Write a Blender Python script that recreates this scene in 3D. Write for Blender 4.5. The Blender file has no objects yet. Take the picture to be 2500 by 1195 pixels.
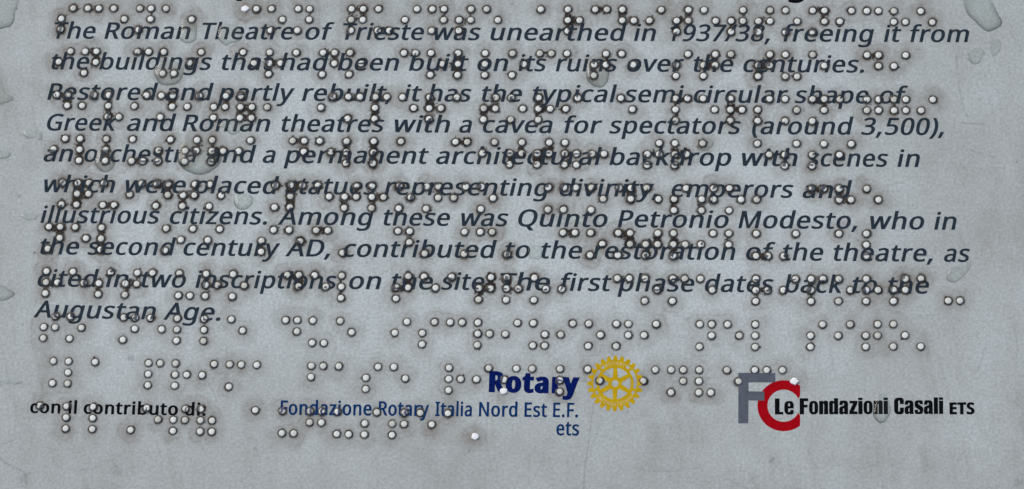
import bpy, math, random
import numpy as np
from mathutils import Matrix, Vector

SC = bpy.context.scene
COL = SC.collection
random.seed(7)
RNG = np.random.default_rng(11)
MM = 0.001

# ---------------------------------------------------------------- camera
CAM_C = [0.081512,-0.211568,0.820007]
CAM_R = [[0.995394,0.02055,-0.093644],[0.003481,0.968368,0.249501],[0.095809,-0.248677,0.963836]]
cam_data = bpy.data.cameras.new("camera")
cam = bpy.data.objects.new("camera", cam_data)
COL.objects.link(cam)
M = Matrix([list(r) for r in CAM_R]).transposed().to_4x4()
M.translation = Vector(CAM_C)
cam.matrix_world = M
cam_data.sensor_width = 36.0
cam_data.lens = 36.0 * 9000.0 / 2500.0
cam_data.clip_start = 0.01
cam_data.clip_end = 100.0
SC.camera = cam

# ---------------------------------------------------------------- daylight (overcast)
SUN_EL, SUN_AZ = 50.0, -48.0          # degrees; azimuth measured from +Y (top of the panel) towards +X
world = bpy.data.worlds.new("World")
SC.world = world
world.use_nodes = True
nt = world.node_tree
bg = nt.nodes["Background"]
sky = nt.nodes.new("ShaderNodeTexSky")
sky.sky_type = 'NISHITA'
sky.sun_disc = False
sky.sun_elevation = math.radians(SUN_EL)
sky.sun_rotation = math.radians(SUN_AZ)
sky.air_density = 1.0
sky.dust_density = 3.0
sky.ozone_density = 1.0
nt.links.new(sky.outputs[0], bg.inputs[0])
bg.inputs[1].default_value = 0.11
sun_data = bpy.data.lights.new("sun", 'SUN')
sun_data.energy = 1.1
sun_data.angle = math.radians(24)
sun_data.color = (1.0, 0.955, 0.9)
sun = bpy.data.objects.new("sun", sun_data)
COL.objects.link(sun)
el, az = math.radians(SUN_EL), math.radians(SUN_AZ)
sdir = Vector((math.sin(az) * math.cos(el), math.cos(az) * math.cos(el), math.sin(el)))
sun.rotation_euler = (-sdir).to_track_quat('-Z', 'Y').to_euler()
sun.location = sdir * 3
vs = SC.view_settings
vs.view_transform = 'Standard'
vs.look = 'None'
vs.gamma = 1.0
vs.exposure = 0.16
vs.use_curve_mapping = False

# ---------------------------------------------------------------- materials
def lin(r, g, b):
    f = lambda c: c / 12.92 if c <= 0.04045 else ((c + 0.055) / 1.055) ** 2.4
    return (f(r / 255), f(g / 255), f(b / 255), 1.0)

def mat(name):
    m = bpy.data.materials.new(name)
    m.use_nodes = True
    return m, m.node_tree, m.node_tree.nodes["Principled BSDF"]

def N(nt, typ, **kw):
    n = nt.nodes.new(typ)
    for k, v in kw.items():
        setattr(n, k, v)
    return n

def noise(nt, scale, detail=3.0, rough=0.55):
    n = N(nt, "ShaderNodeTexNoise")
    n.inputs["Scale"].default_value = scale
    n.inputs["Detail"].default_value = detail
    n.inputs["Roughness"].default_value = rough
    tc = nt.nodes.get("Texture Coordinate") or N(nt, "ShaderNodeTexCoord")
    nt.links.new(tc.outputs["Object"], n.inputs["Vector"])
    return n.outputs["Fac"]

def ramp(nt, fac, stops):
    r = N(nt, "ShaderNodeValToRGB")
    e = r.color_ramp.elements
    while len(e) < len(stops):
        e.new(0.5)
    for k, (p, c) in enumerate(stops):
        e[k].position = p
        e[k].color = c if len(c) == 4 else (*c, 1)
    nt.links.new(fac, r.inputs[0])
    return r.outputs[0]

def mix(nt, fac, a, b, blend='MIX'):
    m = N(nt, "ShaderNodeMix", data_type='RGBA', blend_type=blend)
    for sock, v in ((m.inputs[0], fac), (m.inputs[6], a), (m.inputs[7], b)):
        if hasattr(v, "is_linked"):
            nt.links.new(v, sock)
        else:
            sock.default_value = v
    return m.outputs[2]

def math_node(nt, op, a, b=0.0):
    m = N(nt, "ShaderNodeMath", operation=op)
    for sock, v in ((m.inputs[0], a), (m.inputs[1], b)):
        if hasattr(v, "is_linked"):
            nt.links.new(v, sock)
        else:
            sock.default_value = v
    return m.outputs[0]

# white printed plate: cloudy weathered coat, soft grime around the dots, scratches
m_plate, t, bsdf = mat("weathered_white_plate")
base = ramp(t, noise(t, 26, 6, 0.62), [(0.28, (0.458, 0.506, 0.482)), (0.50, (0.515, 0.568, 0.547)), (0.72, (0.565, 0.622, 0.608))])
base = mix(t, 0.55, base, ramp(t, noise(t, 130, 6, 0.65), [(0.3, (0.472, 0.518, 0.493)), (0.7, (0.559, 0.616, 0.607))]))
grain = ramp(t, noise(t, 1500, 4, 0.8), [(0.30, (0.74, 0.74, 0.75)), (0.70, (1.25, 1.25, 1.24))])
base = mix(t, 1.0, base, grain, 'MULTIPLY')
wear_and_shade = N(t, "ShaderNodeVertexColor", layer_name="wear_and_shade")
sep = N(t, "ShaderNodeSeparateColor")
t.links.new(wear_and_shade.outputs["Color"], sep.inputs[0])
speck = noise(t, 900, 6, 0.75)
film = math_node(t, 'MULTIPLY', sep.outputs[0], ramp(t, noise(t, 320, 5, 0.7), [(0.25, (0.55,) * 3), (0.75, (1.0,) * 3)]))
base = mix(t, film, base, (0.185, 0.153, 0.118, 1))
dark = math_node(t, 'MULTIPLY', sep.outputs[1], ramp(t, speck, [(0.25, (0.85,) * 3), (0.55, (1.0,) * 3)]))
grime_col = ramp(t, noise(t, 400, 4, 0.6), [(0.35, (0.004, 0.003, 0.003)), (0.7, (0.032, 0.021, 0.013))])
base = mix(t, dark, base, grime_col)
base = mix(t, sep.outputs[2], base, (0.10, 0.105, 0.105, 1))
t.links.new(base, bsdf.inputs["Base Color"])
rough = ramp(t, noise(t, 60, 5, 0.6), [(0.3, (0.42,) * 3), (0.7, (0.60,) * 3)])
t.links.new(rough, bsdf.inputs["Roughness"])
bsdf.inputs["Specular IOR Level"].default_value = 0.16
bp = N(t, "ShaderNodeBump")
bp.inputs["Strength"].default_value = 0.25
bp.inputs["Distance"].default_value = 0.00008
t.links.new(noise(t, 1400, 5, 0.7), bp.inputs["Height"])
t.links.new(bp.outputs[0], bsdf.inputs["Normal"])

def ink(name, c1, c2, rough=0.65, spec=0.05):
    m, t, b = mat(name)
    t.links.new(ramp(t, noise(t, 650, 6, 0.75), [(0.3, c1), (0.66, c2), (0.82, tuple(0.75 * x + 0.25 * y for x, y in zip(c2, (0.3, 0.31, 0.32, 1))))]), b.inputs["Base Color"])
    b.inputs["Roughness"].default_value = rough
    b.inputs["Specular IOR Level"].default_value = spec
    return m

m_slate = ink("slate_ink", lin(32, 43, 51), lin(49, 61, 70))
m_black = ink("black_ink", lin(2, 4, 6), lin(9, 13, 16))
m_navy = ink("navy_ink", lin(0, 12, 76), lin(0, 30, 98))
m_navy2 = ink("dull_navy_ink", lin(2, 40, 86), lin(14, 60, 110))
m_gold = ink("gold_ink", lin(184, 150, 6), lin(208, 174, 24))
m_pale = ink("pale_ink", lin(205, 186, 125), lin(220, 204, 155))
m_fgrey = ink("grey_ink", lin(80, 86, 95), lin(100, 106, 114))
m_red = ink("red_ink", lin(152, 0, 12), lin(174, 3, 22))
m_edge, t, bsdf = mat("panel_edge")
t.links.new(ramp(t, noise(t, 90), [(0.3, (0.33, 0.34, 0.35)), (0.7, (0.45, 0.46, 0.47))]), bsdf.inputs["Base Color"])

# braille beads: off-white plastic, grime at the foot, printed ink where a letter runs over them
def bead_mat(name, ink_col):
    m, t, b = mat(name)
    a = N(t, "ShaderNodeVertexColor", layer_name="wear_and_shade")
    s = N(t, "ShaderNodeSeparateColor")
    t.links.new(a.outputs["Color"], s.inputs[0])
    c = ramp(t, noise(t, 500, 4), [(0.3, (0.73, 0.755, 0.69)), (0.7, (0.82, 0.845, 0.78))])
    oi = N(t, "ShaderNodeObjectInfo")
    c = mix(t, 1.0, c, ramp(t, oi.outputs["Random"], [(0.0, (0.74, 0.72, 0.68)), (0.22, (0.88, 0.87, 0.84)), (0.6, (1.0, 1.0, 0.99)), (1.0, (1.05, 1.05, 1.05))]), 'MULTIPLY')
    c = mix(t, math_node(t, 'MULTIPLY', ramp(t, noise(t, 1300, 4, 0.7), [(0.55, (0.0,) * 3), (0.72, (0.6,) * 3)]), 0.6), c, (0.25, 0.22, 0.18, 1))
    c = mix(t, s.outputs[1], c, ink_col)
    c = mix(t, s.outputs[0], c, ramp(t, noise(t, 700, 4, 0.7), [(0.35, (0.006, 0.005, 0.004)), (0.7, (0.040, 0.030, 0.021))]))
    t.links.new(c, b.inputs["Base Color"])
    b.inputs["Roughness"].default_value = 0.42
    b.inputs["Specular IOR Level"].default_value = 0.35
    return m
m_bead = bead_mat("braille_bead", lin(46, 56, 70))
m_bead_navy = bead_mat("braille_bead_navy", lin(16, 38, 92))
m_bead_gold = bead_mat("braille_bead_gold", lin(190, 165, 40))
m_bead_grey = bead_mat("braille_bead_grey", lin(88, 90, 104))
m_chip, t, bsdf = mat("bright_white_chip")
bsdf.inputs["Base Color"].default_value = (0.95, 0.95, 0.95, 1)
t.links.new(ramp(t, noise(t, 900), [(0.3, (0.94, 0.95, 0.93)), (0.7, (0.97, 0.98, 0.96))]), bsdf.inputs["Base Color"])
bsdf.inputs["Roughness"].default_value = 0.35

# thin clear water: Fresnel gloss over a faintly tinted clear body, dark refraction rim painted into the tint
m_water, t, bsdf = mat("rain_water")
a_ = N(t, "ShaderNodeVertexColor", layer_name="wear_and_shade")
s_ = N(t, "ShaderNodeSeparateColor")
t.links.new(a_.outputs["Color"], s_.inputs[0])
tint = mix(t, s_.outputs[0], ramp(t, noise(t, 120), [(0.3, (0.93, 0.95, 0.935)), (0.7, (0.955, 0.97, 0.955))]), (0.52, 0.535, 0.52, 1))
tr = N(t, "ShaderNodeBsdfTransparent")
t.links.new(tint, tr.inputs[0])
gl = N(t, "ShaderNodeBsdfGlossy")
gl.inputs["Roughness"].default_value = 0.07
fr = N(t, "ShaderNodeFresnel")
fr.inputs["IOR"].default_value = 1.33
ms = N(t, "ShaderNodeMixShader")
ge = N(t, "ShaderNodeNewGeometry")
t.links.new(math_node(t, 'MULTIPLY', fr.outputs[0], math_node(t, 'SUBTRACT', 1.0, ge.outputs["Backfacing"])), ms.inputs[0])
t.links.new(tr.outputs[0], ms.inputs[1])
t.links.new(gl.outputs[0], ms.inputs[2])
t.links.new(ms.outputs[0], t.nodes["Material Output"].inputs[0])

# ---------------------------------------------------------------- object helpers
def obj(name, mesh, parent=None, loc=(0, 0, 0), material=None, label=None):
    o = bpy.data.objects.new(name, mesh)
    COL.objects.link(o)
    if parent:
        o.parent = parent
    o.location = loc
    if material:
        mesh.materials.append(material)
    if label:
        o["label"] = label
    return o

def mesh_np(name, V, loops, starts, totals, smooth=False):
    me = bpy.data.meshes.new(name)
    me.vertices.add(len(V))
    me.vertices.foreach_set("co", np.asarray(V, np.float32).ravel())
    me.loops.add(len(loops))
    me.loops.foreach_set("vertex_index", np.asarray(loops, np.int32))
    me.polygons.add(len(starts))
    me.polygons.foreach_set("loop_start", np.asarray(starts, np.int32))
    me.polygons.foreach_set("loop_total", np.asarray(totals, np.int32))
    me.polygons.foreach_set("use_smooth", np.full(len(starts), smooth))
    me.update(calc_edges=True)
    me.validate()
    return me

def mesh_py(name, V, F, smooth=False):
    me = bpy.data.meshes.new(name)
    me.from_pydata([tuple(v) for v in V], [], F)
    if smooth:
        me.polygons.foreach_set("use_smooth", [True] * len(me.polygons))
    me.update()
    return me

def colour_attr(me, cols):
    a = me.color_attributes.new("wear_and_shade", 'FLOAT_COLOR', 'POINT')
    c = np.zeros((len(me.vertices), 4), np.float32)
    c[:, 3] = 1
    c[:, :cols.shape[1]] = cols
    a.data.foreach_set("color", c.ravel())

def filled(name, contours, z):
    """flat ink shape from closed outlines (mm); inner outlines are holes"""
    cu = bpy.data.curves.new(name, 'CURVE')
    cu.dimensions = '2D'
    cu.fill_mode = 'FRONT'
    for c in contours:
        s = cu.splines.new('POLY')
        s.points.add(len(c) - 1)
        s.points.foreach_set("co", np.c_[c, np.zeros(len(c)), np.ones(len(c))].astype(np.float32).ravel())
        s.use_cyclic_u = True
    o = bpy.data.objects.new(name, cu)
    COL.objects.link(o)
    bpy.context.view_layer.update()
    me = bpy.data.meshes.new_from_object(o.evaluated_get(bpy.context.evaluated_depsgraph_get()))
    bpy.data.objects.remove(o)
    bpy.data.curves.remove(cu)
    me.name = name
    co = np.zeros(len(me.vertices) * 3, np.float32)
    me.vertices.foreach_get("co", co)
    co = co.reshape(-1, 3) * MM
    co[:, 2] = z * MM
    me.vertices.foreach_set("co", co.ravel())
    me.update()
    if len(me.polygons) and sum(p.normal.z for p in me.polygons) < 0:
        me.flip_normals()
    return me

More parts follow.
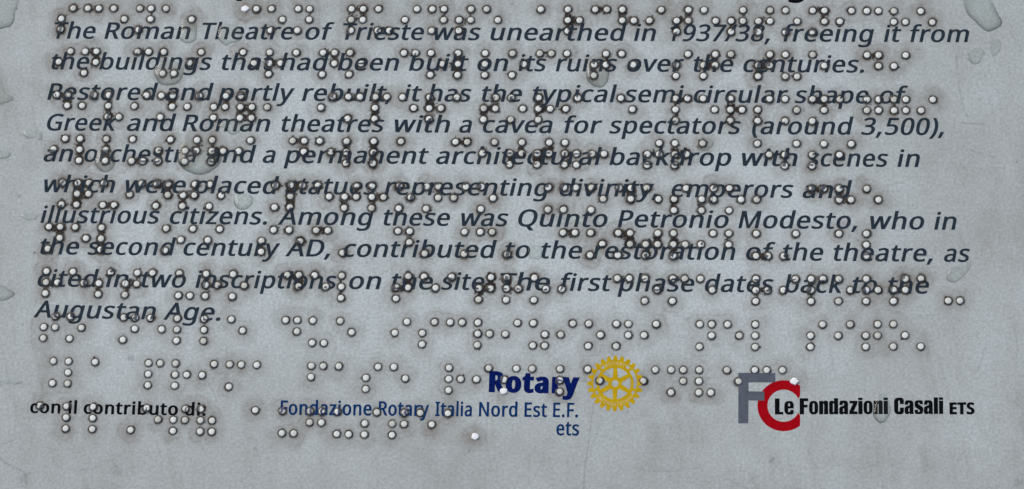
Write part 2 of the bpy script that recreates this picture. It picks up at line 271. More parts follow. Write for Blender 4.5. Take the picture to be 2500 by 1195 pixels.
# ---------------------------------------------------------------- lettering
GLYPHS = {"(":[[32,177,32,220,32,264,36,306,45,348,53,390,66,430,83,468,101,505,123,540,150,573,172,573,194,573,217,573,179,522,151,467,132,407,113,346,103,284,103,221,103,179,108,138,116,98,125,57,137,18,154,-20,171,-57,191,-93,216,-127,194,-127,172,-127,150,-127,123,-95,101,-61,83,-24,66,13,53,53,45,94,36,135]],")":[[209,264,209,220,209,177,204,135,196,94,188,53,175,13,158,-24,140,-61,118,-95,91,-127,69,-127,47,-127,25,-127,49,-93,70,-57,87,-20,103,18,116,57,124,98,133,138,137,179,137,221,137,263,133,304,124,346,116,387,103,427,87,465,70,504,49,539,24,573,46,573,68,573,91,573,118,540,140,505,158,468,175,430,188,390,196,348,204,306]],",":[[152,87,154,84,149,65,143,45,136,23,128,1,120,-20,111,-42,102,-64,94,-84,85,-103,68,-103,50,-103,33,-103,38,-83,43,-61,49,-38,54,-15,58,8,63,31,67,54,70,74,73,93,98,93,123,93,148,93,150,90]],"-":[[97,184,32,184,32,204,32,225,32,246,97,246,161,246,226,246,226,225,226,204,226,184,161,184]],".":[[58,24,58,43,58,63,63,77,72,85,82,93,93,97,107,97,121,97,132,93,142,85,152,77,157,63,157,43,157,24,152,10,142,2,132,-7,121,-11,107,-11,93,-11,82,-7,72,2,63,10]],"/":[[267,573,290,573,219,382,148,191,77,0,54,0,31,0,8,0,79,191,150,382,221,573,244,573]],"0":[[419,349,419,287,419,241,416,199,409,163,402,126,391,96,376,70,360,45,341,25,316,12,292,-1,263,-8,229,-8,186,-8,150,4,122,27,94,51,73,85,60,129,46,173,39,226,39,287,39,349,46,402,58,446,71,490,91,523,119,547,146,570,183,581,229,581,271,581,307,570,335,547,364,523,385,490,399,446,412,402],[110,339,110,287,110,235,114,191,121,156,129,122,142,96,159,78,177,61,200,52,229,52,257,52,281,61,298,78,315,95,328,121,336,156,344,191,348,235,348,287,348,339,344,383,336,417,328,452,315,478,298,495,281,513,257,521,229,521,200,521,177,513,159,495,142,478,129,452,121,417,114,383]],"1":[[285,191,285,0,262,0,239,0,216,0,216,133,216,267,216,400,216,416,216,429,216,439,216,450,217,460,217,470,218,479,218,489,219,499,210,490,203,483,196,477,189,471,180,464,169,455,149,438,129,422,108,405,96,421,84,437,71,452,123,492,175,532,226,573,246,573,265,573,285,573,285,382]],"3":[[395,480,395,439,395,413,391,391,381,372,371,353,358,338,340,326,322,315,301,306,277,302,277,300,277,299,277,298,323,293,357,279,379,255,402,231,413,201,413,163,413,130,405,100,390,74,374,48,350,28,318,14,286,-1,244,-8,193,-8,163,-8,136,-6,110,-1,84,3,60,11,36,23,36,45,36,67,36,89,60,77,86,68,114,61,142,55,168,51,194,51,245,51,282,61,305,81,328,101,339,129,339,164,339,188,333,208,320,223,308,237,289,248,265,255,241,262,213,265,179,265,160,265,142,265,123,265,123,285,123,306,123,326,142,326,161,326,180,326,211,326,238,330,259,339,280,348,296,361,307,377,318,394,323,412,323,434,323,462,314,483,295,498,276,514,251,521,219,521,199,521,180,519,164,515,147,511,132,506,117,498,103,491,89,483,75,473,63,489,51,505,39,521,60,537,85,551,115,563,145,575,180,581,218,581,278,581,323,567,352,540,381,514]],"5":[[202,351,221,351,260,351,294,345,322,331,351,318,374,299,389,274,405,249,413,219,413,183,413,143,404,109,387,81,370,52,346,30,314,15,282,0,244,-8,199,-8,169,-8,142,-5,116,0,90,5,68,13,51,23,51,45,51,68,51,90,70,78,93,69,121,62,148,55,175,52,200,52,228,52,253,57,274,65,295,74,311,88,323,106,335,125,341,148,341,176,341,213,329,242,306,262,283,282,247,292,197,292,182,292,165,291,146,288,127,285,111,283,99,280,88,287,76,295,64,302,71,392,79,482,86,573,182,573,277,573,373,573,373,551,373,530,373,508,297,508,222,508,146,508,141,453,137,398,132,342,141,344,154,346,169,348,185,350]],"7":[[135,0,109,0,187,169,266,339,344,508,241,508,138,508,35,508,35,530,35,551,35,573,163,573,291,573,419,573,419,554,419,536,419,518,342,345,264,173,187,0,161,0]],"8":[[196,581,229,581,262,581,292,575,318,565,343,555,363,539,378,519,393,499,400,473,400,443,400,420,395,400,385,383,375,366,362,351,346,338,329,325,311,313,291,303,315,292,336,279,355,265,374,251,390,234,401,216,413,197,419,175,419,148,419,116,411,89,395,65,380,42,358,24,330,11,302,-2,269,-8,231,-8,190,-8,155,-2,126,10,98,23,76,40,61,63,47,86,39,113,39,146,39,172,45,195,56,214,67,233,81,250,99,264,118,278,137,289,158,299,139,310,122,322,107,336,92,349,80,365,71,383,62,400,58,421,58,444,58,474,65,498,80,518,95,538,115,554,141,565,167,575],[108,165,108,145,108,117,118,94,138,76,158,57,188,48,229,48,268,48,298,57,319,76,339,94,350,118,350,148,350,166,345,183,335,197,325,211,311,224,293,235,275,246,254,256,229,265,225,267,221,269,217,270,193,260,173,249,157,237,141,226,129,212,121,197,112,182],[259,524,228,524,198,524,174,517,155,502,136,488,127,468,127,441,127,421,131,405,141,391,150,378,163,367,179,357,195,348,213,339,232,330,250,338,267,347,282,357,297,366,308,378,317,392,326,405,330,422,330,441,330,468,321,488,302,502,284,517]],"9":[[417,371,417,328,417,295,415,263,410,231,406,198,398,168,387,139,375,111,360,85,340,63,320,41,295,23,265,11,234,-2,197,-8,154,-8,143,-8,131,-7,117,-6,103,-5,91,-3,82,0,82,20,82,40,82,60,91,57,103,54,115,53,128,51,141,50,152,50,190,50,221,56,245,68,269,80,289,97,303,118,318,139,328,164,334,192,341,220,345,250,346,281,344,281,342,281,341,281,333,268,323,257,310,247,298,237,283,229,266,223,248,217,228,214,204,214,172,214,143,221,118,235,93,248,74,268,61,294,47,319,40,350,40,387,40,427,48,462,63,491,78,520,99,542,127,557,154,573,186,581,223,581,250,581,276,575,299,565,323,555,343,539,361,518,379,497,392,471,402,439,412,408],[243,521,223,521,190,521,163,510,142,488,120,466,110,433,110,388,110,351,119,322,137,301,155,280,182,269,220,269,245,269,268,275,286,285,305,296,320,309,330,325,340,341,346,357,346,374,346,392,343,409,338,426,333,444,325,460,315,474,305,488,292,500,277,508,261,517]],":":[[58,24,58,43,58,63,63,77,72,85,82,93,93,97,107,97,121,97,132,93,142,85,152,77,157,63,157,43,157,24,152,10,142,2,132,-7,121,-11,107,-11,93,-11,82,-7,72,2,63,10],[58,367,58,387,58,407,63,421,72,429,82,437,93,441,107,441,121,441,132,437,142,429,152,421,157,407,157,387,157,367,152,353,142,345,132,336,121,332,107,332,93,332,82,336,72,345,63,353]],"A":[[462,0,437,0,414,59,391,118,368,177,292,177,217,177,141,177,118,118,96,59,73,0,49,0,24,0,0,0,75,192,149,383,224,575,245,575,267,575,289,575,363,383,437,192,512,0,487,0],[304,357,282,415,281,419,278,427,274,438,271,449,267,461,263,473,260,485,257,494,255,500,252,490,250,479,247,468,244,457,241,447,238,438,235,429,232,421,230,415,209,357,187,299,165,241,226,241,286,241,346,241,325,299]],"D":[[536,353,536,292,536,228,525,174,501,131,477,87,443,55,399,33,354,11,300,0,237,0,184,0,131,0,78,0,78,191,78,382,78,573,137,573,195,573,254,573,312,573,362,562,404,540,446,519,479,488,502,446,525,405],[460,214,460,289,460,340,452,382,435,415,418,447,394,471,361,487,329,503,290,511,244,511,213,511,181,511,150,511,150,361,150,211,150,62,176,62,202,62,228,62,305,62,363,81,402,119,441,157]],"E":[[398,21,398,0,291,0,184,0,78,0,78,191,78,382,78,573,184,573,291,573,398,573,398,551,398,530,398,509,315,509,233,509,150,509,150,450,150,390,150,330,228,330,306,330,383,330,383,310,383,289,383,268,306,268,228,268,150,268,150,200,150,132,150,63,233,63,315,63,398,63,398,42]],"F":[[150,81,150,0,126,0,102,0,78,0,78,191,78,382,78,573,184,573,291,573,398,573,398,551,398,530,398,509,315,509,233,509,150,509,150,442,150,374,150,306,227,306,305,306,383,306,383,285,383,264,383,243,305,243,227,243,150,243,150,162]],"G":[[326,281,326,302,392,302,458,302,524,302,524,209,524,115,524,22,493,11,462,4,431,-1,399,-6,363,-8,323,-8,264,-8,214,4,173,28,133,51,102,85,81,130,59,174,49,226,49,286,49,346,61,398,84,442,108,486,142,520,186,544,230,568,283,581,346,581,378,581,408,578,437,572,465,566,492,558,516,547,507,526,498,505,489,484,469,493,446,501,421,508,395,514,369,517,342,517,296,517,257,508,225,489,192,470,167,444,150,409,133,375,124,334,124,286,124,241,132,201,146,166,161,131,184,103,216,84,247,64,289,55,340,55,365,55,387,56,404,59,422,61,438,64,452,68,452,125,452,182,452,238,410,238,368,238,326,238,326,260]],"I":[[239,14,239,0,170,0,101,0,32,0,32,14,32,28,32,42,55,47,77,52,99,57,99,210,99,362,99,515,77,520,55,526,32,531,32,545,32,559,32,573,101,573,170,573,239,573,239,559,239,545,239,531,217,526,194,520,172,515,172,362,172,210,172,57,194,52,217,47,239,42,239,28]],"L":[[185,0,78,0,78,191,78,382,78,573,102,573,126,573,150,573,150,403,150,234,150,64,233,64,317,64,400,64,400,43,400,21,400,0,293,0]],"M":[[350,0,330,0,268,167,205,335,142,502,141,502,140,502,139,502,140,491,141,478,142,461,142,445,143,426,144,407,144,387,144,368,144,347,144,231,144,116,144,0,122,0,100,0,78,0,78,191,78,382,78,573,113,573,149,573,184,573,243,416,302,260,361,103,362,103,363,103,364,103,424,260,484,416,544,573,579,573,614,573,650,573,650,382,650,191,650,0,626,0,602,0,578,0,578,117,578,235,578,352,578,371,578,389,579,408,580,426,580,444,581,460,582,476,583,490,584,501,583,501,582,501,581,501,517,334,453,167,390,0,370,0]],"N":[[532,191,532,0,504,0,476,0,447,0,345,159,243,317,141,476,140,476,139,476,138,476,139,463,140,449,141,432,142,415,142,397,143,378,144,359,144,340,144,320,144,213,144,107,144,0,122,0,100,0,78,0,78,191,78,382,78,573,106,573,133,573,161,573,263,415,365,257,467,99,468,99,469,99,470,99,469,107,469,120,468,137,467,154,466,173,466,193,465,214,464,232,464,249,464,357,464,465,464,573,487,573,509,573,532,573,532,382]],"O":[[577,346,577,287,577,243,572,202,561,166,549,130,533,99,510,73,488,47,461,27,428,13,395,-1,357,-8,314,-8,269,-8,230,-1,196,13,163,27,136,47,114,73,92,99,76,130,65,167,54,203,49,244,49,288,49,347,59,398,78,442,97,486,126,520,166,545,205,569,254,581,314,581,372,581,420,569,459,545,498,521,527,486,547,442,567,398],[125,335,125,287,125,239,132,198,145,163,159,128,179,101,207,83,235,64,271,55,314,55,357,55,392,64,420,83,447,101,468,128,481,163,495,198,501,239,501,287,501,359,486,416,456,457,426,498,379,518,314,518,271,518,235,509,207,490,179,472,159,445,145,411,132,377]],"P":[[179,573,229,573,304,573,359,558,393,528,427,499,444,458,444,404,444,381,440,358,433,336,425,315,412,295,395,278,377,261,353,248,324,238,295,228,258,223,216,223,194,223,172,223,150,223,150,149,150,74,150,0,126,0,102,0,78,0,78,191,78,382,78,573,128,573],[274,511,223,511,199,511,174,511,150,511,150,435,150,360,150,285,169,285,188,285,208,285,244,285,274,289,298,296,322,304,340,316,352,334,364,351,370,373,370,401,370,438,358,465,334,484,311,502]],"Q":[[577,346,577,287,577,241,571,198,559,160,546,122,527,90,503,64,478,38,447,19,411,6,456,-41,502,-89,548,-136,513,-136,479,-136,444,-136,407,-93,370,-50,334,-7,330,-7,327,-7,324,-8,320,-8,317,-8,314,-8,269,-8,230,-1,196,13,163,27,136,47,114,73,92,99,76,130,65,167,54,203,49,244,49,288,49,347,59,398,78,442,97,486,126,520,166,545,205,569,254,581,314,581,372,581,420,569,459,545,498,521,527,486,547,442,567,398],[125,335,125,287,125,239,132,198,145,163,159,128,179,101,207,83,235,64,271,55,314,55,357,55,392,64,420,83,447,101,468,128,481,163,495,198,501,239,501,287,501,359,486,416,456,457,426,498,379,518,314,518,271,518,235,509,207,490,179,472,159,445,145,411,132,377]],"R":[[183,573,236,573,283,573,323,567,353,555,384,543,407,524,422,500,437,476,444,446,444,410,444,379,439,354,427,334,416,313,402,297,385,285,367,273,349,264,330,257,382,171,434,86,487,0,459,0,431,0,403,0,356,79,310,158,264,237,226,237,188,237,150,237,150,158,150,79,150,0,126,0,102,0,78,0,78,191,78,382,78,573,130,573],[263,510,232,510,204,510,177,510,150,510,150,439,150,368,150,298,179,298,207,298,236,298,282,298,316,307,338,325,359,344,370,371,370,407,370,432,365,452,355,467,345,482,330,493,310,500,289,507]],"S":[[403,183,403,153,403,119,394,90,378,66,361,42,337,24,307,11,276,-2,240,-8,198,-8,177,-8,156,-7,137,-5,117,-3,99,0,83,4,67,8,53,13,41,19,41,42,41,65,41,88,60,80,84,72,113,65,141,58,171,55,201,55,230,55,253,58,273,66,292,73,306,84,316,98,326,112,330,128,330,147,330,165,326,181,318,194,310,207,297,219,277,230,258,241,230,252,196,265,171,274,150,283,131,294,113,304,97,316,85,330,73,343,63,358,57,375,51,392,48,412,48,435,48,465,56,491,71,513,87,534,108,551,136,563,163,575,195,581,231,581,262,581,291,578,318,572,344,566,368,558,389,549,381,528,374,507,366,487,347,495,325,503,302,508,279,514,254,517,229,517,205,517,185,514,169,507,153,500,141,490,133,478,125,465,121,450,121,434,121,415,125,399,133,386,141,373,154,361,172,351,191,341,215,330,246,318,280,306,308,293,332,279,355,265,372,248,385,228,397,208]],"T":[[259,170,259,0,235,0,211,0,187,0,187,170,187,339,187,509,127,509,68,509,8,509,8,530,8,551,8,573,151,573,294,573,437,573,437,551,437,530,437,509,378,509,318,509,259,509,259,339]],"Y":[[177,385,227,291,277,385,326,479,376,573,402,573,428,573,454,573,390,456,327,339,263,222,263,148,263,74,263,0,239,0,215,0,191,0,191,73,191,146,191,219,127,337,64,455,0,573,26,573,52,573,79,573,128,479]],"a":[[203,437,231,437,283,437,322,426,347,403,372,380,385,343,385,293,385,195,385,98,385,0,368,0,351,0,334,0,329,20,325,41,320,61,319,61,318,61,317,61,304,45,292,32,279,22,266,12,251,4,234,-1,217,-6,196,-8,172,-8,147,-8,124,-3,103,6,82,15,66,29,55,48,43,67,37,91,37,119,37,162,54,195,87,219,121,242,173,254,243,257,267,257,292,258,316,259,316,268,316,276,316,285,316,321,308,345,293,359,277,373,255,380,227,380,204,380,183,377,163,370,142,363,123,356,106,347,99,365,91,383,84,400,103,410,125,419,151,426,176,433],[273,209,252,208,198,206,161,197,141,182,120,167,110,146,110,119,110,95,117,77,132,66,147,55,165,49,188,49,225,49,255,59,279,79,303,99,315,130,315,172,315,184,315,197,315,210,294,209]],"b":[[139,511,139,461,139,443,138,426,138,410,137,394,136,382,135,373,136,373,137,373,139,373,151,391,168,406,189,419,211,431,238,437,272,437,325,437,368,418,401,381,433,344,449,289,449,215,449,166,442,125,427,91,412,58,392,33,365,17,338,0,307,-8,272,-8,238,-8,211,-2,189,10,168,23,151,37,139,55,137,55,135,55,133,55,128,36,123,18,119,0,102,0,85,0,68,0,68,203,68,406,68,609,92,609,115,609,139,609,139,560],[299,379,260,379,229,379,205,373,188,361,170,350,157,332,150,308,142,285,139,254,139,217,139,216,139,215,139,214,139,161,147,121,165,93,182,65,214,51,261,51,300,51,329,65,348,93,367,121,376,162,376,216,376,270,367,310,348,338,329,365]],"c":[[265,-8,241,-8,203,-8,169,0,139,15,109,31,86,55,69,87,53,120,44,162,44,213,44,265,53,308,71,342,88,375,112,399,142,415,173,430,207,438,245,438,267,438,288,436,309,431,329,426,346,421,358,415,351,395,344,376,337,356,324,361,309,365,292,370,275,374,259,376,244,376,215,376,191,370,172,358,154,345,140,327,131,303,122,279,117,249,117,213,117,179,122,150,131,126,140,102,153,84,172,71,190,59,213,53,240,53,263,53,284,55,302,60,320,65,336,71,351,78,351,57,351,36,351,15,337,8,321,2,304,-2,286,-6]],"d":[[243,-8,221,-8,167,-8,124,11,92,48,60,85,44,140,44,214,44,288,60,344,93,381,125,419,168,438,221,438,244,438,263,435,280,429,296,424,311,416,323,407,335,397,346,386,354,374,356,374,358,374,359,374,359,381,358,392,356,405,355,419,354,430,354,438,354,495,354,552,354,609,378,609,401,609,425,609,425,406,425,203,425,0,406,0,387,0,368,0,365,19,361,38,358,58,357,58,356,58,354,58,346,45,335,34,323,24,311,15,296,7,279,1,263,-5],[193,51,232,51,277,51,309,63,328,88,346,113,355,150,355,200,355,205,355,209,355,213,355,267,346,308,329,336,311,365,279,379,231,379,193,379,165,364,146,334,127,304,117,263,117,213,117,161,127,121,146,93,165,65]],"e":[[196,438,234,438,271,438,303,430,329,414,356,398,376,375,390,346,404,317,411,283,411,244,411,230,411,215,411,201,313,201,215,201,117,201,118,153,131,116,154,90,178,65,211,52,254,52,281,52,306,55,327,60,348,65,370,72,392,82,392,61,392,41,392,20,370,10,349,3,327,-1,306,-6,280,-8,251,-8,210,-8,174,0,143,17,112,33,88,58,70,91,53,124,44,164,44,212,44,259,52,299,68,333,84,366,106,392,134,411,163,429],[257,380,233,380,200,380,173,369,154,348,134,326,122,296,119,257,192,257,265,257,338,257,338,282,334,303,326,322,319,340,308,354,292,364,277,375]],"f":[[266,393,266,375,230,375,194,375,158,375,158,250,158,125,158,0,134,0,111,0,87,0,87,125,87,250,87,375,62,375,37,375,12,375,12,386,12,397,12,408,37,416,62,424,87,432,87,441,87,449,87,457,87,494,93,524,104,547,115,570,131,587,152,597,172,608,198,613,227,613,244,613,260,612,274,609,288,606,300,603,310,599,304,581,298,562,292,544,283,546,273,549,262,552,251,554,240,556,228,556,204,556,187,548,175,532,164,516,158,492,158,458,158,449,158,439,158,430,194,430,230,430,266,430,266,412]],"g":[[165,438,221,438,249,438,274,433,297,422,320,411,339,395,355,373,357,373,358,373,359,373,362,392,366,411,369,430,388,430,406,430,425,430,425,284,425,138,425,-7,425,-48,418,-82,404,-109,390,-137,369,-158,341,-172,312,-186,276,-192,233,-192,202,-192,173,-190,147,-186,121,-181,98,-174,78,-165,78,-144,78,-122,78,-100,98,-111,122,-119,149,-125,176,-131,206,-134,237,-134,273,-134,302,-123,324,-101,345,-80,355,-50,355,-13,355,-7,355,-2,355,4,355,10,356,20,356,32,357,44,357,52,358,57,357,57,356,57,354,57,339,35,321,19,299,8,277,-3,251,-8,221,-8,166,-8,122,11,91,51,60,90,44,144,44,214,44,283,60,337,91,377,122,418],[259,379,230,379,206,379,186,372,169,359,152,346,139,328,130,303,121,279,117,249,117,213,117,160,127,120,146,92,166,64,194,50,232,50,254,50,272,53,288,58,303,64,316,73,326,85,337,97,344,112,349,131,354,149,356,172,356,197,356,203,356,209,356,214,356,253,352,285,343,309,334,333,320,350,302,362,283,373]],"h":[[139,490,139,431,139,420,138,410,138,399,137,389,136,379,135,370,136,370,138,370,140,370,149,385,160,398,174,407,188,417,203,424,221,429,238,435,255,437,273,437,308,437,337,432,360,421,384,410,401,393,413,370,425,347,431,317,431,280,431,187,431,93,431,0,407,0,384,0,361,0,361,92,361,183,361,275,361,310,353,336,338,353,322,370,298,379,265,379,233,379,207,372,189,360,171,348,158,331,150,308,143,284,139,256,139,222,139,148,139,74,139,0,115,0,92,0,68,0,68,203,68,406,68,609,92,609,115,609,139,609,139,550]],"i":[[115,430,139,430,139,287,139,143,139,0,115,0,92,0,68,0,68,143,68,287,68,430,92,430],[92,591,104,591,115,591,124,587,133,580,141,573,145,562,145,546,145,531,141,520,133,512,124,505,115,501,104,501,92,501,83,505,75,512,67,520,63,531,63,546,63,562,67,573,75,580,83,587]],"k":[[138,397,138,291,138,283,138,271,137,257,136,244,135,231,135,221,136,221,137,221,138,221,141,226,146,232,152,240,159,248,165,256,172,264,179,273,184,279,189,285,235,333,281,381,326,430,354,430,381,430,409,430,351,369,293,307,235,246,297,164,359,82,421,0,393,0,364,0,336,0,286,67,237,134,187,200,171,186,154,172,138,158,138,105,138,53,138,0,115,0,91,0,68,0,68,203,68,406,68,609,91,609,115,609,138,609,138,503]],"l":[[139,203,139,0,115,0,92,0,68,0,68,203,68,406,68,609,92,609,115,609,139,609,139,406]],"m":[[512,438,540,438,588,438,625,425,649,401,673,376,685,335,685,280,685,187,685,93,685,0,662,0,638,0,615,0,615,92,615,184,615,277,615,310,608,336,594,353,580,370,558,379,528,379,486,379,456,366,438,342,420,318,411,283,411,237,411,158,411,79,411,0,388,0,365,0,342,0,342,92,342,184,342,277,342,299,338,318,332,333,326,348,316,360,303,367,290,375,274,379,253,379,225,379,202,372,185,360,169,348,157,331,150,308,142,285,139,257,139,223,139,149,139,74,139,0,115,0,92,0,68,0,68,143,68,287,68,430,87,430,106,430,125,430,129,410,132,391,136,371,137,371,138,371,140,371,149,386,160,399,173,409,186,418,200,426,217,431,233,435,249,438,266,438,299,438,327,432,349,420,371,408,388,390,398,366,399,366,400,366,402,366,416,390,436,408,461,420,486,432]],"n":[[257,438,275,438,326,438,365,425,391,401,418,376,431,335,431,280,431,187,431,93,431,0,407,0,384,0,361,0,361,92,361,183,361,275,361,310,353,336,338,353,322,370,298,379,265,379,217,379,184,365,166,338,148,312,139,273,139,223,139,149,139,74,139,0,115,0,92,0,68,0,68,143,68,287,68,430,87,430,106,430,125,430,129,410,132,391,136,371,137,371,138,371,140,371,149,386,161,399,175,409,189,418,205,426,222,431,239,435]],"o":[[442,263,442,216,442,180,437,148,428,121,418,93,405,70,388,51,370,31,349,17,324,7,300,-3,272,-8,241,-8,213,-8,187,-3,163,7,139,17,118,31,100,51,83,70,69,93,59,121,49,148,44,180,44,216,44,263,52,304,68,336,84,369,107,394,137,412,167,429,203,438,244,438,283,438,317,429,347,412,377,394,400,369,417,336,433,304],[117,267,117,216,117,182,121,153,130,128,139,103,153,84,172,71,190,57,214,51,243,51,272,51,296,57,314,71,333,84,347,103,356,128,364,153,369,182,369,216,369,250,364,279,355,303,346,327,332,346,314,359,296,372,272,379,242,379,198,379,167,364,147,335,127,306]],"p":[[250,438,273,438,326,438,368,419,401,383,433,346,449,290,449,216,449,167,442,126,427,93,412,59,392,34,365,17,339,0,308,-8,272,-8,250,-8,230,-5,213,1,196,7,182,14,170,24,158,33,147,43,139,55,137,55,136,55,134,55,135,45,136,34,137,20,138,6,139,-6,139,-16,139,-75,139,-134,139,-192,115,-192,92,-192,68,-192,68,15,68,222,68,430,87,430,107,430,126,430,129,410,132,391,136,371,137,371,138,371,139,371,147,384,158,395,170,405,182,415,196,423,213,429,230,435],[299,379,260,379,231,379,208,373,190,362,172,351,160,335,152,313,144,291,139,263,139,229,139,225,139,220,139,216,139,180,142,150,150,126,157,101,170,83,188,70,206,57,230,51,261,51,288,51,309,58,326,72,343,87,355,106,364,131,372,156,376,184,376,217,376,266,367,305,348,334,329,364]],"r":[[249,438,269,438,277,438,285,437,295,437,304,436,312,435,319,433,316,411,313,390,310,368,303,370,296,371,287,372,279,373,271,374,264,374,247,374,231,370,217,363,202,356,188,347,176,334,165,321,155,306,149,289,142,271,139,251,139,229,139,153,139,76,139,0,115,0,92,0,68,0,68,143,68,287,68,430,87,430,107,430,126,430,129,404,131,377,134,351,135,351,136,351,137,351,146,367,157,382,170,395,183,408,198,418,214,426,231,434]],"s":[[348,142,348,119,348,91,341,68,327,49,313,30,294,16,268,6,242,-3,212,-8,176,-8,146,-8,121,-6,99,-1,77,4,58,11,42,19,42,41,42,62,42,83,59,75,80,67,104,60,128,53,153,49,178,49,214,49,240,55,256,66,272,78,280,93,280,112,280,123,277,133,271,141,265,150,255,158,239,167,224,175,202,185,174,196,146,206,122,217,103,228,83,238,68,251,57,266,46,281,41,300,41,324,41,360,56,388,85,408,115,428,154,438,202,438,228,438,253,435,275,430,298,425,319,418,339,409,331,390,323,372,315,353,297,360,278,367,258,372,238,377,218,380,197,380,168,380,146,375,131,366,116,357,108,344,108,328,108,316,112,306,119,298,126,290,137,282,154,274,170,266,191,256,219,246,246,236,269,226,289,215,308,204,323,191,333,176,343,161]],"t":[[192,50,212,50,222,50,233,51,245,53,256,54,265,56,272,59,272,41,272,23,272,5,264,1,254,-2,240,-4,226,-7,213,-8,200,-8,177,-8,157,-4,138,4,119,11,103,25,91,44,80,63,74,90,74,125,74,209,74,292,74,375,53,375,33,375,13,375,13,387,13,398,13,409,33,418,54,428,75,437,84,468,93,498,103,528,117,528,130,528,144,528,144,496,144,463,144,430,186,430,227,430,269,430,269,412,269,393,269,375,227,375,186,375,144,375,144,292,144,210,144,127,144,101,151,81,163,69,176,56]],"u":[[404,430,427,430,427,287,427,143,427,0,408,0,389,0,370,0,366,19,363,38,359,57,358,57,357,57,356,57,347,42,335,30,321,20,306,10,291,3,273,-1,256,-6,238,-8,220,-8,186,-8,157,-3,134,8,110,19,93,36,81,59,69,82,63,112,63,148,63,242,63,336,63,430,87,430,111,430,135,430,135,338,135,245,135,153,135,119,142,93,158,76,173,59,198,51,230,51,262,51,287,57,306,69,324,81,337,98,345,121,353,145,357,173,357,206,357,281,357,355,357,430,380,430]],"v":[[190,0,163,0,109,143,54,287,0,430,25,430,50,430,75,430,106,345,136,261,167,176,171,165,176,152,180,137,185,123,190,109,193,96,197,83,200,72,201,63,202,63,203,63,204,63,207,72,210,83,214,96,218,110,222,123,227,138,232,152,237,165,241,176,271,261,302,345,332,430,357,430,382,430,407,430,353,287,298,143,244,0,217,0]],"w":[[370,162,346,243,342,254,339,265,336,276,333,287,330,298,328,308,325,317,323,327,321,335,319,344,317,351,316,357,315,357,314,357,313,357,312,351,310,344,308,335,306,327,304,317,302,307,300,297,297,286,294,275,291,265,288,253,284,242,258,162,233,81,207,1,180,1,153,1,127,1,87,144,48,287,9,431,33,431,57,431,82,431,102,354,121,278,141,201,145,186,149,170,153,154,157,139,160,124,163,109,166,95,168,83,169,73,170,73,171,73,172,73,174,79,176,87,178,97,180,107,182,117,185,128,187,138,190,149,193,160,196,170,199,180,201,188,227,269,252,350,277,431,303,431,329,431,354,431,379,350,404,269,428,188,432,176,436,163,440,149,444,135,447,122,451,109,454,96,456,84,457,74,458,74,459,74,460,74,461,83,463,94,466,108,469,121,473,136,477,153,481,169,485,185,489,201,509,278,529,354,549,431,573,431,597,431,621,431,582,287,542,144,502,1,474,1,447,1,419,1,395,82]],"y":[[59,286,1,430,26,430,51,430,76,430,107,348,138,267,169,185,175,171,179,157,184,144,189,130,193,117,196,105,200,92,203,80,205,68,206,68,207,68,209,68,212,82,217,99,224,121,231,142,238,164,245,186,275,267,304,349,333,430,358,430,384,430,409,430,347,267,285,104,224,-59,214,-86,202,-109,188,-130,174,-150,158,-165,138,-176,119,-187,95,-192,67,-192,55,-192,43,-192,34,-190,24,-189,16,-188,9,-186,9,-167,9,-149,9,-130,15,-131,22,-132,30,-133,38,-134,47,-135,56,-135,73,-135,87,-132,99,-126,111,-119,121,-111,130,-99,138,-88,146,-74,152,-59,159,-40,167,-21,174,-2,116,142]],"z":[[346,18,346,0,241,0,136,0,31,0,31,16,31,31,31,47,108,156,185,266,262,375,190,375,117,375,45,375,45,393,45,412,45,430,143,430,242,430,340,430,340,412,340,395,340,377,264,269,188,162,112,55,190,55,268,55,346,55,346,36]]}
ADV = {"(":241,")":241,",":215,"-":258,".":215,"/":298,"0":459,"1":459,"3":459,"5":459,"7":459,"8":459,"9":459,":":215,"A":512,"D":585,"E":446,"F":416,"G":584,"I":272,"L":420,"M":727,"N":609,"O":626,"P":485,"Q":626,"R":499,"S":440,"T":446,"Y":454,"a":450,"b":493,"c":385,"d":493,"e":452,"f":276,"g":493,"h":496,"i":207,"k":428,"l":207,"m":750,"n":496,"o":485,"p":493,"r":331,"s":384,"t":289,"u":496,"v":407,"w":630,"y":409,"z":377}
def bez(g, n=5):
    out = []
    for s in GLYPHS[g]:
        a = np.array(s, float).reshape(-1, 3, 2) / 1000
        pts = []
        for i in range(len(a)):
            p0, p1, p2, p3 = a[i - 1][1], a[i - 1][2], a[i][0], a[i][1]
            ch = p3 - p0
            straight = abs(np.cross(np.r_[ch, 0], np.r_[p1 - p0, 0])[2]) + abs(np.cross(np.r_[ch, 0], np.r_[p2 - p0, 0])[2]) < 2e-4
            for k in ([1.0] if straight else np.linspace(0, 1, n + 1)[1:]):
                q = (1 - k) ** 3 * p0 + 3 * (1 - k) ** 2 * k * p1 + 3 * (1 - k) * k * k * p2 + k ** 3 * p3
                if not pts or np.linalg.norm(q - pts[-1]) > 1e-3:
                    pts.append(q)
        if len(pts) > 2 and np.linalg.norm(pts[0] - pts[-1]) < 1e-3:
            pts.pop()
        out.append(np.array(pts))
    return out

def area(c):
    x, y = c[:, 0], c[:, 1]
    return 0.5 * np.sum(x * np.roll(y, -1) - np.roll(x, -1) * y)

def thin_out(c, tol=0.014):
    """drop points closer than tol so that thickening cannot fold the outline"""
    keep = [c[0]]
    for p in c[1:]:
        if np.linalg.norm(p - keep[-1]) > tol:
            keep.append(p)
    if np.linalg.norm(keep[0] - keep[-1]) < tol:
        keep.pop()
    return np.array(keep)

